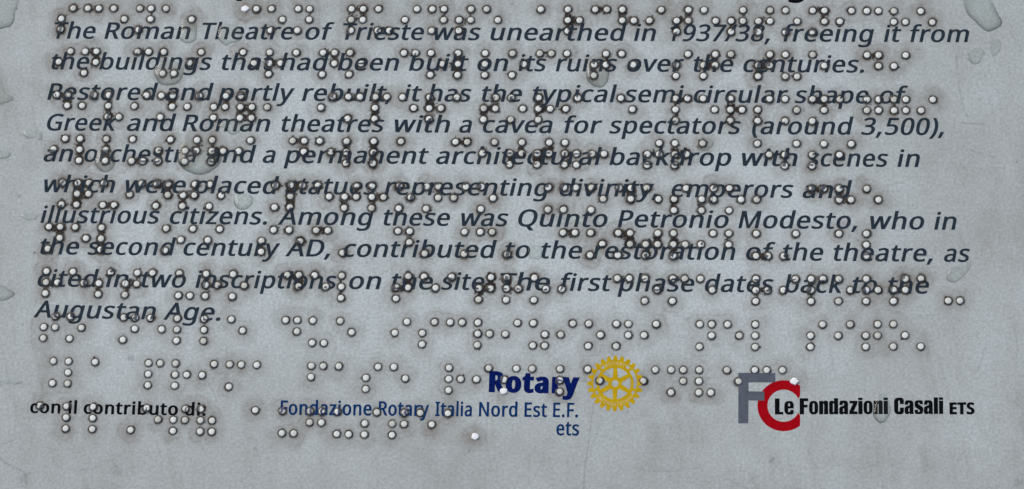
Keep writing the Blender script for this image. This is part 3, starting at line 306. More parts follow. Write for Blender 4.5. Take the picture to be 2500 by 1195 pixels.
def embolden(cs, dx, dy):
    if not dx and not dy:
        return cs
    cs = [thin_out(c) for c in cs]
    big = max(cs, key=lambda c: abs(area(c)))
    sgn = 1 if area(big) > 0 else -1
    res = []
    for c in cs:
        e = np.roll(c, -1, 0) - c
        n = np.stack([e[:, 1], -e[:, 0]], 1) / (np.linalg.norm(e, axis=1)[:, None] + 1e-12) * sgn
        n0 = np.roll(n, 1, 0)
        b = n + n0
        k = np.clip(1 + (n * n0).sum(1), 0.5, 2)[:, None]
        res.append(unfold(c + b / k * np.array([dx, dy])))
    return res

def unfold(c, reach=9):
    """cut the small inverted loops that thickening leaves in narrow notches"""
    c = list(map(tuple, c))
    for _ in range(12):
        n, hit = len(c), None
        for i in range(n):
            p, p2 = c[i], c[(i + 1) % n]
            for d in range(2, min(reach, n // 2)):
                q, q2 = c[(i + d) % n], c[(i + d + 1) % n]
                rx, ry, sx, sy = p2[0] - p[0], p2[1] - p[1], q2[0] - q[0], q2[1] - q[1]
                den = rx * sy - ry * sx
                if abs(den) < 1e-12:
                    continue
                t_ = ((q[0] - p[0]) * sy - (q[1] - p[1]) * sx) / den
                u_ = ((q[0] - p[0]) * ry - (q[1] - p[1]) * rx) / den
                if 0 < t_ < 1 and 0 < u_ < 1:
                    hit = (i, d, (p[0] + t_ * rx, p[1] + t_ * ry))
                    break
            if hit:
                break
        if not hit:
            break
        i, d, x = hit
        drop = {(i + k) % n for k in range(1, d + 1)}
        new = []
        for k in range(n):
            if k == (i + 1) % n:
                new.append(x)
            if k not in drop:
                new.append(c[k])
        c = new
    return np.array(c)

INK_SHAPES = []          # (bbox, contours, kind) used for the ink on the beads
def place_word(glyph_list, p0, p1, ysc, shear, y_shift=0.0, tags=None):
    """glyph_list: list of contour lists laid out in em units; fitted between p0 and p1 (mm)"""
    allp = [c for cs in glyph_list for c in cs]
    sh = [np.stack([c[:, 0] + c[:, 1] * shear, c[:, 1]], 1) for c in allp]
    x0 = min(c[:, 0].min() for c in sh)
    x1 = max(c[:, 0].max() for c in sh)
    p0, p1 = np.array(p0), np.array(p1)
    L = np.linalg.norm(p1 - p0)
    u = (p1 - p0) / L
    v = np.array([-u[1], u[0]])
    out = [p0 + ((c[:, 0:1] - x0) / (x1 - x0) * L) * u + (c[:, 1:2] * ysc + y_shift) * v for c in sh]
    if tags is not None:
        for k, cs in enumerate(glyph_list):
            tags += [k % 2] * len(cs)
    return out

CAP = max(p[1] for p in bez('T')[0])
def layout(word, dx=0.0, dy=0.0, track=0.0):
    x, res = 0.0, []
    for ch in word:
        cs = embolden(bez(ch), dx, dy)
        res.append([c + np.array([x, 0]) for c in cs])
        x += ADV[ch] / 1000 + 2 * dx * 0.8 + track
    return res

def rp(pts, n=5):
    """closed polygon with rounded corners, pts = (x, y[, r])"""
    P = [np.array(p[:2], float) for p in pts]
    r = [p[2] if len(p) > 2 else 0 for p in pts]
    out = []
    for i in range(len(P)):
        a, b, c = P[i - 1], P[i], P[(i + 1) % len(P)]
        if r[i] <= 0:
            out.append(b)
            continue
        ua, uc = (a - b) / np.linalg.norm(a - b), (c - b) / np.linalg.norm(c - b)
        d = min(r[i], 0.5 * np.linalg.norm(a - b), 0.5 * np.linalg.norm(c - b))
        s, e = b + ua * d, b + uc * d
        for k in np.linspace(0, 1, n):
            q = (1 - k) ** 2 * s + 2 * (1 - k) * k * (b * 0.86 + (s + e) * 0.07) + k * k * e
            out.append(q)
    return np.array(out)

def rr(x0, y0, x1, y1, r):
    return [(x0, y0, r), (x0, y1, r), (x1, y1, r), (x1, y0, r)]

HEAVY = {   # condensed heavy lettering of the black sponsor name, cap height 100
 'L': (52, [[(0,0),(0,100),(29,100),(29,16),(52,16),(52,0)]]),
 'F': (54, [[(0,0),(0,100),(55,100),(55,82),(28,82),(28,60),(51,60),(51,43),(28,43),(28,0)]]),
 'o': (58, [rr(0,-1,58,84,26), rr(23,14,35,69,6)]),
 'e': (58, [[(0,-1,26),(0,84,26),(58,84,26),(58,37,1),(24,37,1),(24,15,5),(36,15,5),(36,28,1),(58,28,1),(58,-1,22)], rr(24,50,35,70,5)]),
 'n': (58, [[(0,0),(0,83),(26,83),(27,77),(34,85,6),(58,85,16),(58,0),(32,0),(32,66,3),(26,66,3),(26,0)]]),
 'd': (58, [[(0,-1,20),(0,84,20),(25,84,6),(31,79),(31,100),(58,100),(58,0),(32,0),(31,6),(25,-1,6)], rr(24,14,32,68,4)]),
 'a': (58, [[(0,-1,16),(0,45,14),(32,54,4),(32,69,4),(23,69,4),(23,57),(2,57),(2,85,22),(57,85,20),(57,8),(60,0),(33,0),(32,7),(24,-1,8)], [(24,14,4),(24,33,4),(32,38,2),(32,14,4)]]),
 'z': (52, [[(0,0),(0,16),(25,67),(2,67),(2,83),(53,83),(53,68),(28,17),(53,17),(53,0)]]),
 'i': (27, [[(0,0),(0,82),(27,82),(27,0)], [(0,87),(0,102),(27,102),(27,87)]]),
 'l': (27, [[(0,0),(0,102),(27,102),(27,0)]]),
 'C': (62, [[(0,-2,26),(0,102,26),(64,102,26),(64,62),(38,62),(38,84,6),(27,84,6),(27,15,6),(38,15,6),(38,40),(64,40),(64,-2,26)]]),
 's': (54, [[(0,-1,18),(0,26),(22,26),(22,13,3),(33,13,3),(33,24,5),(0,44,10),(0,85,20),(54,85,20),(54,60),(33,60),(33,71,3),(23,71,3),(23,62,5),(56,42,10),(56,-1,18)]]),
}
def heavy_layout(word):
    x, res = 0.0, []
    for ch in word:
        w, cs = HEAVY[ch]
        res.append([rp(c) + np.array([x, 0]) for c in cs])
        x += w + 6.5
    return res

# ---------------------------------------------------------------- the panel
root = bpy.data.objects.new("information_panel", None)
COL.objects.link(root)
root["label"] = "white weathered information panel with slanted printed text, rows of braille dots and sponsor marks"
root["category"] = "information panel"

WORDS = [
["it",[["The",-110.25,50.86,-100.2,50.73],["Roman",-98.04,50.7,-77.45,50.42],["Theatre",-74.67,50.38,-52.75,50.09],["of",-50.01,50.05,-43.1,49.96],["Trieste",-41.14,49.94,-21.86,49.68],["was",-19.47,49.65,-8.37,49.5],["unearthed",-6.13,49.47,25.79,49.04],["in",27.55,49.02,32.68,48.95],["1937/38,",35.93,48.9,59.28,48.59],["freeing",62.32,48.55,83.32,48.27],["it",85.6,48.24,89.64,48.19],["from",91.66,48.16,105.22,47.98]]],
["it",[["the",-110.46,43.25,-101.35,43.13],["buildings",-98.89,43.1,-71.93,42.76],["that",-69.64,42.73,-57.39,42.58],["had",-55.64,42.56,-44.16,42.41],["been",-42.02,42.39,-27.54,42.21],["built",-25.17,42.18,-11.11,42.0],["on",-9.05,41.97,-1.83,41.88],["its",0.62,41.85,7.23,41.77],["ruins",9.37,41.74,23.81,41.56],["over",26.07,41.53,39.32,41.37],["the",41.49,41.34,50.79,41.22],["centuries.",53.08,41.19,81.02,40.84]]],
["it",[["Restored",-111.0,35.73,-84.61,35.41],["and",-82.75,35.39,-71.33,35.25],["partly",-70.19,35.24,-51.96,35.01],["rebuilt,",-50.21,34.99,-29.13,34.74],["it",-26.15,34.7,-21.97,34.65],["has",-20.35,34.63,-10.22,34.51],["the",-7.85,34.48,1.59,34.37],["typical",4.04,34.34,23.76,34.1],["semi-circular",25.5,34.08,63.49,33.62],["shape",64.98,33.6,82.07,33.39],["of",84.52,33.36,91.1,33.28]]],
["it",[["Greek",-110.72,28.18,-94.0,27.98],["and",-91.59,27.95,-79.93,27.81],["Roman",-78.32,27.79,-57.53,27.54],["theatres",-54.85,27.51,-30.53,27.22],["with",-28.22,27.19,-15.13,27.03],["a",-12.94,27.0,-9.99,26.97],["cavea",-7.42,26.94,8.87,26.74],["for",11.59,26.71,20.44,26.6],["spectators",22.08,26.58,52.64,26.22],["(around",55.19,26.19,78.53,25.91],["3,500),",80.26,25.89,99.29,25.66]]],
["it",[["an",-111.1,20.6,-104.1,20.52],["orchestra",-101.39,20.48,-74.64,20.16],["and",-72.18,20.13,-60.62,19.98],["a",-58.97,19.96,-55.97,19.93],["permanent",-53.96,19.9,-19.93,19.49],["architectural",-18.2,19.46,20.47,18.99],["backdrop",22.25,18.97,50.41,18.62],["with",52.81,18.59,65.68,18.44],["scenes",67.94,18.41,86.47,18.18],["in",88.54,18.16,93.68,18.09]]],
["it",[["which",-110.7,13.12,-93.71,12.9],["were",-91.27,12.87,-76.89,12.69],["placed",-75.24,12.66,-54.92,12.4],["statues",-53.37,12.39,-32.0,12.11],["representing",-30.02,12.09,8.33,11.6],["divinity,",10.8,11.57,33.56,11.28],["emperors",36.68,11.24,64.82,10.88],["and",66.82,10.85,78.16,10.71]]],
["it",[["illustrious",-111.01,5.68,-82.7,5.34],["citizens.",-80.36,5.31,-57.38,5.04],["Among",-54.88,5.01,-32.49,4.75],["these",-30.11,4.72,-14.57,4.54],["was",-12.01,4.51,-0.92,4.37],["Quinto",1.3,4.35,22.01,4.1],["Petronio",24.36,4.08,49.91,3.77],["Modesto,",52.13,3.75,79.4,3.43],["who",82.23,3.39,94.58,3.25],["in",96.82,3.22,101.92,3.16]]],
["it",[["the",-110.76,-1.91,-101.49,-2.02],["second",-99.49,-2.05,-78.66,-2.29],["century",-76.8,-2.31,-54.08,-2.58],["AD,",-52.83,-2.59,-42.21,-2.71],["contributed",-39.21,-2.75,-3.55,-3.17],["to",-1.55,-3.19,4.2,-3.26],["the",6.79,-3.29,16.24,-3.4],["restoration",18.77,-3.43,51.48,-3.81],["of",53.92,-3.84,60.7,-3.92],["the",62.33,-3.94,71.59,-4.04],["theatre,",73.92,-4.07,96.51,-4.34],["as",99.0,-4.36,104.95,-4.43]]],
["it",[["cited",-110.93,-9.66,-96.51,-9.82],["in",-94.74,-9.84,-89.44,-9.89],["two",-86.42,-9.92,-75.91,-10.03],["inscriptions",-73.62,-10.06,-40.49,-10.41],["on",-37.66,-10.44,-30.18,-10.52],["the",-27.77,-10.54,-18.14,-10.64],["site.",-16.23,-10.66,-4.89,-10.78],["The",-2.62,-10.81,8.98,-10.93],["first",11.43,-10.96,23.17,-11.08],["phase",24.56,-11.09,42.15,-11.28],["dates",44.56,-11.31,60.31,-11.47],["back",62.73,-11.5,76.12,-11.64],["to",78.2,-11.66,83.84,-11.72],["the",86.28,-11.75,95.55,-11.84]]],
["it",[["Augustan",-111.52,-17.06,-82.65,-17.61],["Age.",-80.87,-17.64,-67.41,-17.9]]],
["credit",[["con",-111.06,-39.71,-103.95,-39.82],["il",-102.05,-39.85,-100.12,-39.88],["contributo",-98.5,-39.9,-76.44,-40.24],["di:",-74.84,-40.27,-69.92,-40.34]]],
["big",[["Rotary",-4.65,-34.59,16.17,-34.97]]],
["sub",[["Fondazione",-52.61,-40.1,-31.51,-40.26],["Rotary",-29.87,-40.27,-18.26,-40.36],["Italia",-16.84,-40.37,-8.41,-40.44],["Nord",-6.77,-40.45,2.04,-40.52],["Est",3.65,-40.53,8.81,-40.57],["E.F.",10.21,-40.58,15.92,-40.62]]],
["sub",[["ets",11.02,-44.8,16.22,-44.85]]],
["wm",[["Le",60.64,-39.98,64.9,-39.96],["Fondazioni",66.25,-39.95,86.12,-39.86],["Casali",87.52,-39.85,98.53,-39.8]]],
["ets",[["ETS",99.95,-39.78,105.56,-39.76]]]]
STYLE = {  # kind: (cap height mm, shear, dx em, dy em, material, ink kind)
 'it': (4.10, math.tan(math.radians(10.5)), 0.0185, 0.009, m_slate, 'slate'),
 'credit': (3.02, 0.0, 0.031, 0.016, m_black, 'slate'),
 'big': (4.95, 0.0, 0.070, 0.032, m_navy, 'navy'),
 'sub': (3.38, 0.0, 0.025, 0.012, m_navy2, 'navy'),
 'wm': (3.72, 0.0, 0, 0, m_black, 'slate'),
 'ets': (2.76, 0.0, 0.072, 0.032, m_black, 'slate'),
}
Z_INK = 0.03
def lettering(name, cs, tags):
    """neighbouring letters are filled apart, so that touching letters do not cut each other"""
    V, F = [], []
    for k in (0, 1):
        part = [c for c, t_ in zip(cs, tags) if t_ == k]
        if not part:
            continue
        me = filled(name, part, Z_INK + 0.006 * k)
        b = len(V)
        V += [tuple(v.co) for v in me.vertices]
        F += [tuple(i + b for i in p.vertices) for p in me.polygons]
        bpy.data.meshes.remove(me)
    return mesh_py(name, V, F)
def text_part(name, kind, words, label=None):
    cap, shear, dx, dy, m, k = STYLE[kind]
    cs, tags = [], []
    for w, x0, y0, x1, y1 in words:
        lay = heavy_layout(w) if kind == 'wm' else layout(w, dx, dy)
        ys = cap / 100 if kind == 'wm' else cap / (CAP + 2 * dy)
        cs += place_word(lay, (x0, y0), (x1, y1), ys, shear, tags=tags)
    for c in cs:
        INK_SHAPES.append((c.min(0), c.max(0), c, k))
    return obj(name, lettering(name, cs, tags), root, material=m, label=label)

for kind, words in WORDS:
    if kind == 'it':
        text_part("text_line", kind, words, "slate grey italic line from %s to %s" % (words[0][0], words[-1][0].strip(',.')))
    elif kind == 'credit':
        text_part("credit_line", kind, words, "black upright line at lower left")
    elif kind == 'big':
        text_part("sponsor_name", kind, words, "bold navy word left of the gold gear")
    elif kind == 'sub':
        text_part("sponsor_subtitle", kind, words, "thin navy lettering under the bold navy word")
    elif kind == 'wm':
        text_part("foundation_name", kind, words, "heavy condensed black lettering beside the red letter")
    else:
        text_part("foundation_suffix", kind, words, "three small bold black capitals at the right end")

# tail ends of a bigger black heading that the picture cuts off at the top
HEAD = [[-65.86,59.71],[65.25,57.86]]
def tail(ch, dx_mm, width, cap, where):
    cs = place_word([embolden(bez(ch), 0.03, 0.015)], (where[0] - dx_mm, where[1]), (where[0] - dx_mm + width, where[1]), cap / CAP, math.tan(math.radians(10.5)))
    low = min(c[:, 1].min() for c in cs)
    return [c - np.array([0, low - where[1]]) for c in cs]
for tl, lb in ((tail('p', 0.9, 5.3, 6.6, HEAD[0]), "black slanted stem end at the upper edge"), (tail('g', 1.8, 5.2, 6.6, HEAD[1]), "black curved letter tail at the upper edge")):
    obj("heading_letter", filled("heading_letter", tl, Z_INK), root, material=m_black, label=lb)

SH = {"wheel_c":[[24.28,-32.8],[30.52,-32.8],[24.19,-26.41]],"F":[[52.35,-30.34],[60.69,-30.39],[60.7,-32.53],[54.61,-32.5],[54.62,-34.62],[58.24,-34.67],[58.25,-36.76],[54.63,-36.71],[54.61,-42.02],[52.38,-42.02]],"C":[[62.63,-37.94],[56.7,-37.95],[62.62,-32.05],[58.95,-37.94],[62.62,-34.21],[66.34,-37.94]],"scale":[[0.0,0.0],[9.49,-0.03],[-0.2,9.79]]}
# gold gear wheel
cx, cy = SH['wheel_c'][0]
RX = SH['wheel_c'][1][0] - cx
RY = SH['wheel_c'][2][1] - cy
emblem = bpy.data.objects.new("gear_emblem", None)
COL.objects.link(emblem)
emblem.parent = root
emblem["label"] = "gold gear wheel with six spokes and pale lettering"
def pol(r, a):
    a = np.radians(np.atleast_1d(a))
    return np.stack([cx + r * RX * np.cos(a), cy + r * RY * np.sin(a)], 1)
teeth = []
for k in range(24):
    a0 = 90 + k * 15
    for r, da in ((0.862, -6.4), (0.90, -5.0), (0.97, -3.9), (1.012, -2.6), (1.02, 0), (1.012, 2.6), (0.97, 3.9), (0.90, 5.0), (0.862, 6.4)):
        teeth.append(pol(r, a0 + da)[0])
gear = [np.array(teeth)[::1]]
def sector(r0, r1, a0, a1, n=14):
    return np.r_[pol(r1, np.linspace(a0, a1, n)), pol(r0, np.linspace(a1, a0, n))]
gear.append(pol(0.125, np.linspace(0, 360, 25)[:-1]))
for k in range(6):
    ac = 60 * k                    # openings between the spokes
    o = pol(0.575, np.linspace(ac - 22.8, ac + 22.8, 12))
    inner = pol(0.25, [ac + 9, ac - 9])
    gear.append(np.r_[o, inner])
for a0, a1 in ((-14, 40), (140, 194)):
    gear.append(sector(0.675, 0.80, a0, a1))
for ac in (52.5, 127.5, 207, 333):
    gear.append(sector(0.695, 0.79, ac - 5, ac + 5, 5))
go = obj("gear", filled("gear", gear, Z_INK), emblem, material=m_gold)
for c in gear:
    INK_SHAPES.append((c.min(0), c.max(0), c, 'gold'))
def arc_text(word, a_start, a_end, r_base, h, flip):
    cs = []
    lay = layout(word, 0.01, 0.004, 0.06)
    total = max(c[:, 0].max() for g in lay for c in g)
    for g in lay:
        for c in g:
            t_ = c[:, 0] / total
            ang = np.radians(a_start + (a_end - a_start) * t_)
            r = r_base + (h * c[:, 1] / CAP) * (-1 if flip else 1)
            cs.append(np.stack([cx + r * RX * np.cos(ang), cy + r * RY * np.sin(ang)], 1))
    return cs
rim = arc_text("ROTARY", 120, 60, 0.675, 0.125, False) + arc_text("INTERNATIONAL", 216, 324, 0.815, 0.125, True)
obj("rim_lettering", filled("rim_lettering", rim, Z_INK + 0.03), emblem, material=m_pale)

# grey and red letters of the monogram
mono = bpy.data.objects.new("monogram", None)
COL.objects.link(mono)
mono.parent = root
mono["label"] = "grey letter F overlapping a red letter C"
ccx, ccy = SH['C'][0]
ro = (ccx - SH['C'][1][0], SH['C'][2][1] - ccy)
ri = (ccx - SH['C'][3][0], SH['C'][4][1] - ccy)
cut = SH['C'][5][0] - ccx
ao, ai = math.degrees(math.acos(cut / ro[0])), math.degrees(math.acos(min(0.999, cut / ri[0] * 0.985)))
A = np.radians(np.linspace(ao, 360 - ao, 60))
B = np.radians(np.linspace(360 - 26, 26, 50))
cpoly = np.r_[np.stack([ccx + ro[0] * np.cos(A), ccy + ro[1] * np.sin(A)], 1),
              np.array([[ccx + cut, ccy - 2.3]]),
              np.stack([ccx + ri[0] * np.cos(B), ccy + ri[1] * np.sin(B)], 1), np.array([[ccx + cut, ccy + 2.3]])]
obj("letter", filled("letter", [cpoly], Z_INK), mono, material=m_red, label="red letter C")
obj("letter", filled("letter", [np.array(SH['F'])], Z_INK + 0.03), mono, material=m_fgrey, label="grey letter F")
INK_SHAPES.append((np.array(SH['F']).min(0), np.array(SH['F']).max(0), np.array(SH['F']), 'grey'))

# ---------------------------------------------------------------- braille
CELL, ROWS = 5.82, 10.15           # cell pitch and line pitch in mm; the plate is slightly bowed, hence the polynomial
CF = np.array([[0.17552,3.68594],[0.22603,53.10062],[0.05377,0.25418],[-0.05185,-0.09774],[109.8907,-1.34261],[0.25678,-0.17009],[-0.23901,0.00184],[0.01243,0.10845],[-0.25142,0.41122],[0.09995,-0.61309],[-0.02544,-0.08365],[-1.23147,0.12342],[-0.05185,-0.26633],[-0.1197,0.12369]])
T6 = {'a':'1','b':'12','c':'14','d':'145','e':'15','f':'124','g':'1245','h':'125','i':'24','l':'123','m':'134','n':'1345','o':'135','p':'1234','q':'12345','r':'1235','s':'234','t':'2345','u':'136','v':'1236','z':'1356','à':'12356','ì':'34',',':'2',':':'25','.':'3',"'":'6','-':'36','^':'46',' ':''}
BRAILLE = ["scena, con quinte architettoniche", "in cui erano collocate statue di", "divinità, imperatori e personaggi",
           "illustri della città: tra essi", "^quinto ^petronio ^modesto, che", "nel ^ii sec. d.^c. contribuì al",
           "restauro del teatro, come riporta-", "to nelle due iscrizioni nel sito.", "^la prima fase risale invece", "all'età augustea."]
def dot_xy(g):
    u = (g[:, 0] - 100) / 100
    v = (g[:, 1] + 50) / 50
    Bm = np.stack([u ** i * v ** j for i in range(5) for j in range(4) if i + j <= 4], 1)
    return Bm @ CF
rows = []
for l, s in enumerate(BRAILLE):
    for c, ch in enumerate(s):
        for d in T6[ch]:
            d = int(d) - 1
            rows.append((l, CELL * c + 2.5 * (d // 3), -(ROWS * l + 2.5 * (d % 3))))
rows = np.array(rows)
DOTS = dot_xy(rows[:, 1:])
LINE = rows[:, 0].astype(int)
CHIPS = np.array([[-64.42,57.97],[-1.27,-34.36],[-7.51,-45.14],[65.1,-32.24]])
chipped = set(int(np.argmin(((DOTS - c) ** 2).sum(1))) for c in CHIPS)

BR, BH = 0.765, 0.36               # bead radius and height, mm
SEG = 22
prof = [(0.995, 0.18), (0.985, 0.34), (0.95, 0.58), (0.88, 0.78), (0.74, 0.91), (0.50, 0.97), (0.25, 0.995)]
def inside(pts, shapes):
    n = np.zeros(len(pts), bool)
    for c in shapes:
        x0, y0 = c[:, 0], c[:, 1]
        x1, y1 = np.roll(x0, -1), np.roll(y0, -1)
        px, py = pts[:, 0:1], pts[:, 1:2]
        cond = (y0 > py) != (y1 > py)
        xi = x0 + (py - y0) * (x1 - x0) / np.where(y1 == y0, 1e-9, y1 - y0)
        n ^= (np.sum(cond & (px < xi), 1) % 2).astype(bool)
    return n
ang = np.linspace(0, 2 * np.pi, SEG, endpoint=False)
def bead_mesh(seed, ctr=None, shapes=None, strength=0.0, shift=(0, 0), grime=1.0, collar=(0.04, 0.16)):
    r_ = np.random.default_rng(seed)
    wob = 1 + 0.012 * np.cos(ang * 2 + r_.uniform(0, 6)) + 0.010 * np.cos(ang * 3 + r_.uniform(0, 6))
    V, gr = [], []
    ph, k = r_.uniform(0, 6), r_.uniform(0.5, 1.3)
    cw = r_.uniform(*collar)          # sediment caked round the foot, uneven in width
    p1, p2 = r_.uniform(0, 6, 2)
    for a in ang:
        w_ = BR * 0.99 + max(0.02, cw * (0.75 + 0.45 * math.cos(a - p1) + 0.3 * math.cos(2 * a + p2)) + r_.normal(0, 0.025))
        V.append((w_ * math.cos(a), w_ * math.sin(a), 0.045))
        gr.append(r_.uniform(0.82, 1.0))
    for a in ang:
        V.append((BR * 0.995 * math.cos(a), BR * 0.995 * math.sin(a), 0.06))
        gr.append(1.0)
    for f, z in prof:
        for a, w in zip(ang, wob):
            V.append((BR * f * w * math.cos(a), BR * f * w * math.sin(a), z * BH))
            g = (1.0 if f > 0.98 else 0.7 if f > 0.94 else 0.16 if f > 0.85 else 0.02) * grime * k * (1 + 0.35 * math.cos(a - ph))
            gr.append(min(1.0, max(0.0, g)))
    V.append((0, 0, BH))
    gr.append(0.0)
    V = np.array(V)
    F = []
    for i in range(len(prof) + 1):
        for j in range(SEG):
            a, b = i * SEG + j, i * SEG + (j + 1) % SEG
            F.append((a, b, b + SEG, a + SEG))
    top, last = len(V) - 1, (len(prof) + 1) * SEG
    for j in range(SEG):
        F.append((last + j, last + (j + 1) % SEG, top))
    me = mesh_py("braille_dot", V * MM, F, True)
    cols = np.zeros((len(V), 2))
    cols[:, 0] = gr
    if shapes:
        a_ = r_.uniform(0, 6.28)          # ink worn off from one side of the bead
        worn = V[:, 0] * math.cos(a_) + V[:, 1] * math.sin(a_) < r_.uniform(-0.3, 1.1)
        core = np.hypot(V[:, 0], V[:, 1]) > BR * 0.999
        core |= np.hypot(V[:, 0], V[:, 1]) < (0.66 if strength < 0.5 else 0.0)
        cols[:, 1] = inside(V[:, :2] * 1.0 + ctr + np.array(shift), shapes) * worn * ~core * (0.95 if strength < 0.5 else strength)
    colour_attr(me, cols)
    return me

def chip_mesh(seed):
    r_ = np.random.default_rng(seed)
    n = 9
    a = np.linspace(0, 2 * np.pi, n, endpoint=False) + r_.uniform(-0.15, 0.15, n)
    rr_ = r_.uniform(0.78, 1.08, n)
    V = [(BR * r * math.cos(t_) * f * 1.3, BR * r * math.sin(t_) * f * 1.05, z) for f, z in ((1.05, -0.02), (1.0, 0.30), (0.82, 0.40)) for r, t_ in zip(rr_, a)] + [(0, 0, 0.44)]
    F = []
    for i in range(2):
        for j in range(n):
            F.append((i * n + j, i * n + (j + 1) % n, (i + 1) * n + (j + 1) % n, (i + 1) * n + j))
    for j in range(n):
        F.append((2 * n + j, 2 * n + (j + 1) % n, 3 * n))
    return mesh_py("braille_dot", np.array(V) * MM, F)

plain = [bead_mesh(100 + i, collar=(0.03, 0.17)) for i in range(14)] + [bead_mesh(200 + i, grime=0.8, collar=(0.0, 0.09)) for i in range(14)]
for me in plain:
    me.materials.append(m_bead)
line_obj = []
ORD = ["topmost", "second", "third", "fourth", "fifth", "sixth", "seventh", "eighth", "ninth", "lowest"]
for l in range(len(BRAILLE)):
    e = bpy.data.objects.new("braille_line", None)
    COL.objects.link(e)
    e.parent = root
    e.location = (DOTS[LINE == l][0, 0] * MM, DOTS[LINE == l][0, 1] * MM, 0)
    e["label"] = "%s row of raised braille dots" % ORD[l]
    line_obj.append(e)
MATS = {'slate': m_bead, 'navy': m_bead_navy, 'gold': m_bead_gold, 'grey': m_bead_grey}
for i, (x, y) in enumerate(DOTS):
    p = line_obj[LINE[i]]
    loc = (x * MM - p.location.x, y * MM - p.location.y, 0)
    if i in chipped:
        obj("braille_dot", chip_mesh(i), p, loc, m_chip, "chipped bright white dot")
        continue
    near = [(c, k) for lo, hi, c, k in INK_SHAPES if lo[0] - 1 < x < hi[0] + 1 and lo[1] - 1 < y < hi[1] + 1]
    if near:
        full = RNG.random() < 0.88
        sh = RNG.normal(0, 0.10, 2) + np.array([0.0, 0.10])
        me = bead_mesh(i, np.array([x, y]), [c for c, k in near], RNG.uniform(0.85, 1.0) if full else 0.3, sh if full else sh * 2.5, collar=(0.06, 0.34))
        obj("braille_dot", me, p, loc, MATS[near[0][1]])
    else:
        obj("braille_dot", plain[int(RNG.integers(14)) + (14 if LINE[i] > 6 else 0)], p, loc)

# ---------------------------------------------------------------- plate with its dirt, stains and scratches
def vnoise(X, Y, s, seed):
    r_ = np.random.default_rng(seed)
    tab = r_.random((256, 256)).astype(np.float32)
    u, v = X / s + 1000, Y / s + 1000
    iu, iv = np.floor(u).astype(int), np.floor(v).astype(int)
    fu, fv = u - iu, v - iv
    fu, fv = fu * fu * (3 - 2 * fu), fv * fv * (3 - 2 * fv)
    g = lambda a, b: tab[a % 256, b % 256]
    return (g(iu, iv) * (1 - fu) + g(iu + 1, iv) * fu) * (1 - fv) + (g(iu, iv + 1) * (1 - fu) + g(iu + 1, iv + 1) * fu) * fv
def sstep(a, b, x):
    t_ = np.clip((x - a) / (b - a), 0, 1)
    return t_ * t_ * (3 - 2 * t_)

X0, X1, Y0, Y1, ST = -128.0, 124.0, -64.0, 66.0, 0.2
gx = np.arange(X0, X1 + 1e-6, ST)
gy = np.arange(Y0, Y1 + 1e-6, ST)
GX, GY = np.meshgrid(gx, gy)
near_r = np.full(GX.shape, 9.0, np.float32)     # distance to the nearest bead
ring = np.zeros(GX.shape, np.float32)
pile = np.zeros(GX.shape, np.float32)
n1, n2 = vnoise(GX, GY, 1.6, 1), vnoise(GX, GY, 0.55, 2)
n3, n4 = vnoise(GX, GY, 9.0, 3), vnoise(GX, GY, 0.3, 4)
warp = (n1 - 0.5) * 1.1 + (vnoise(GX, GY, 4.0, 5) - 0.5) * 1.2
heavy = np.interp(DOTS[:, 1], [-46, -30, -18, -8, 20, 60], [0.55, 0.45, 0.62, 0.95, 1.05, 0.9]) * np.interp(DOTS[:, 0], [-112, 20, 60, 100], [1.0, 1.0, 0.9, 0.75])
dirty = 0.72 + 0.75 * vnoise(DOTS[:, 0], DOTS[:, 1], 7.0, 31) + RNG.uniform(-0.1, 0.12, len(DOTS))
probe = np.array([(r * math.cos(a), r * math.sin(a)) for r in (0.5, 0.9, 1.2) for a in np.linspace(0, 6.28, 9)[:-1]])
over = np.zeros(len(DOTS))
for i, (x, y) in enumerate(DOTS):
    nr = [c for lo, hi, c, k in INK_SHAPES if lo[0] - 1.3 < x < hi[0] + 1.3 and lo[1] - 1.3 < y < hi[1] + 1.3]
    if nr:
        over[i] = inside(probe + (x, y), nr).mean()
for i, (x, y) in enumerate(DOTS):
    ix0, ix1 = np.searchsorted(gx, [x - 6, x + 6])
    iy0, iy1 = np.searchsorted(gy, [y - 6, y + 6])
    sl = (slice(iy0, iy1), slice(ix0, ix1))
    dx, dy = GX[sl] - x, GY[sl] - y
    r = np.sqrt(dx * dx + dy * dy)
    near_r[sl] = np.minimum(near_r[sl], r + 0.0)
    if i in chipped:
        continue
    a = np.arctan2(dy, dx)
    ph = RNG.uniform(0, 6.28)
    wgt = np.clip(heavy[i] * (0.55 + 0.75 * (dirty[i] - 0.7)) * RNG.uniform(0.75, 1.35) * 1.25 + 1.3 * over[i], 0, 2.0)
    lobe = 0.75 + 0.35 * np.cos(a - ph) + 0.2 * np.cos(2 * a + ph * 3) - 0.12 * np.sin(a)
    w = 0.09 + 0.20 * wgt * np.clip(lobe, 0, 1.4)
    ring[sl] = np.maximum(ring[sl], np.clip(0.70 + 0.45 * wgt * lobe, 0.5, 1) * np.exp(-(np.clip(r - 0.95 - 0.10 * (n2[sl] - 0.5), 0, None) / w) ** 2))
    pile[sl] += heavy[i] * dirty[i] * (1 + 0.25 * over[i]) * np.exp(-(r / 1.5) ** 2)
    if RNG.random() < 0.3 * heavy[i]:             # a crumb of dirt stuck to the bead
        a0 = RNG.uniform(0, 6.28)
        q = np.sqrt((dx - 1.05 * np.cos(a0)) ** 2 + (dy - 1.05 * np.sin(a0)) ** 2)
        ring[sl] = np.maximum(ring[sl], sstep(0.42, 0.15, q + (n2[sl] - 0.5) * 0.3))
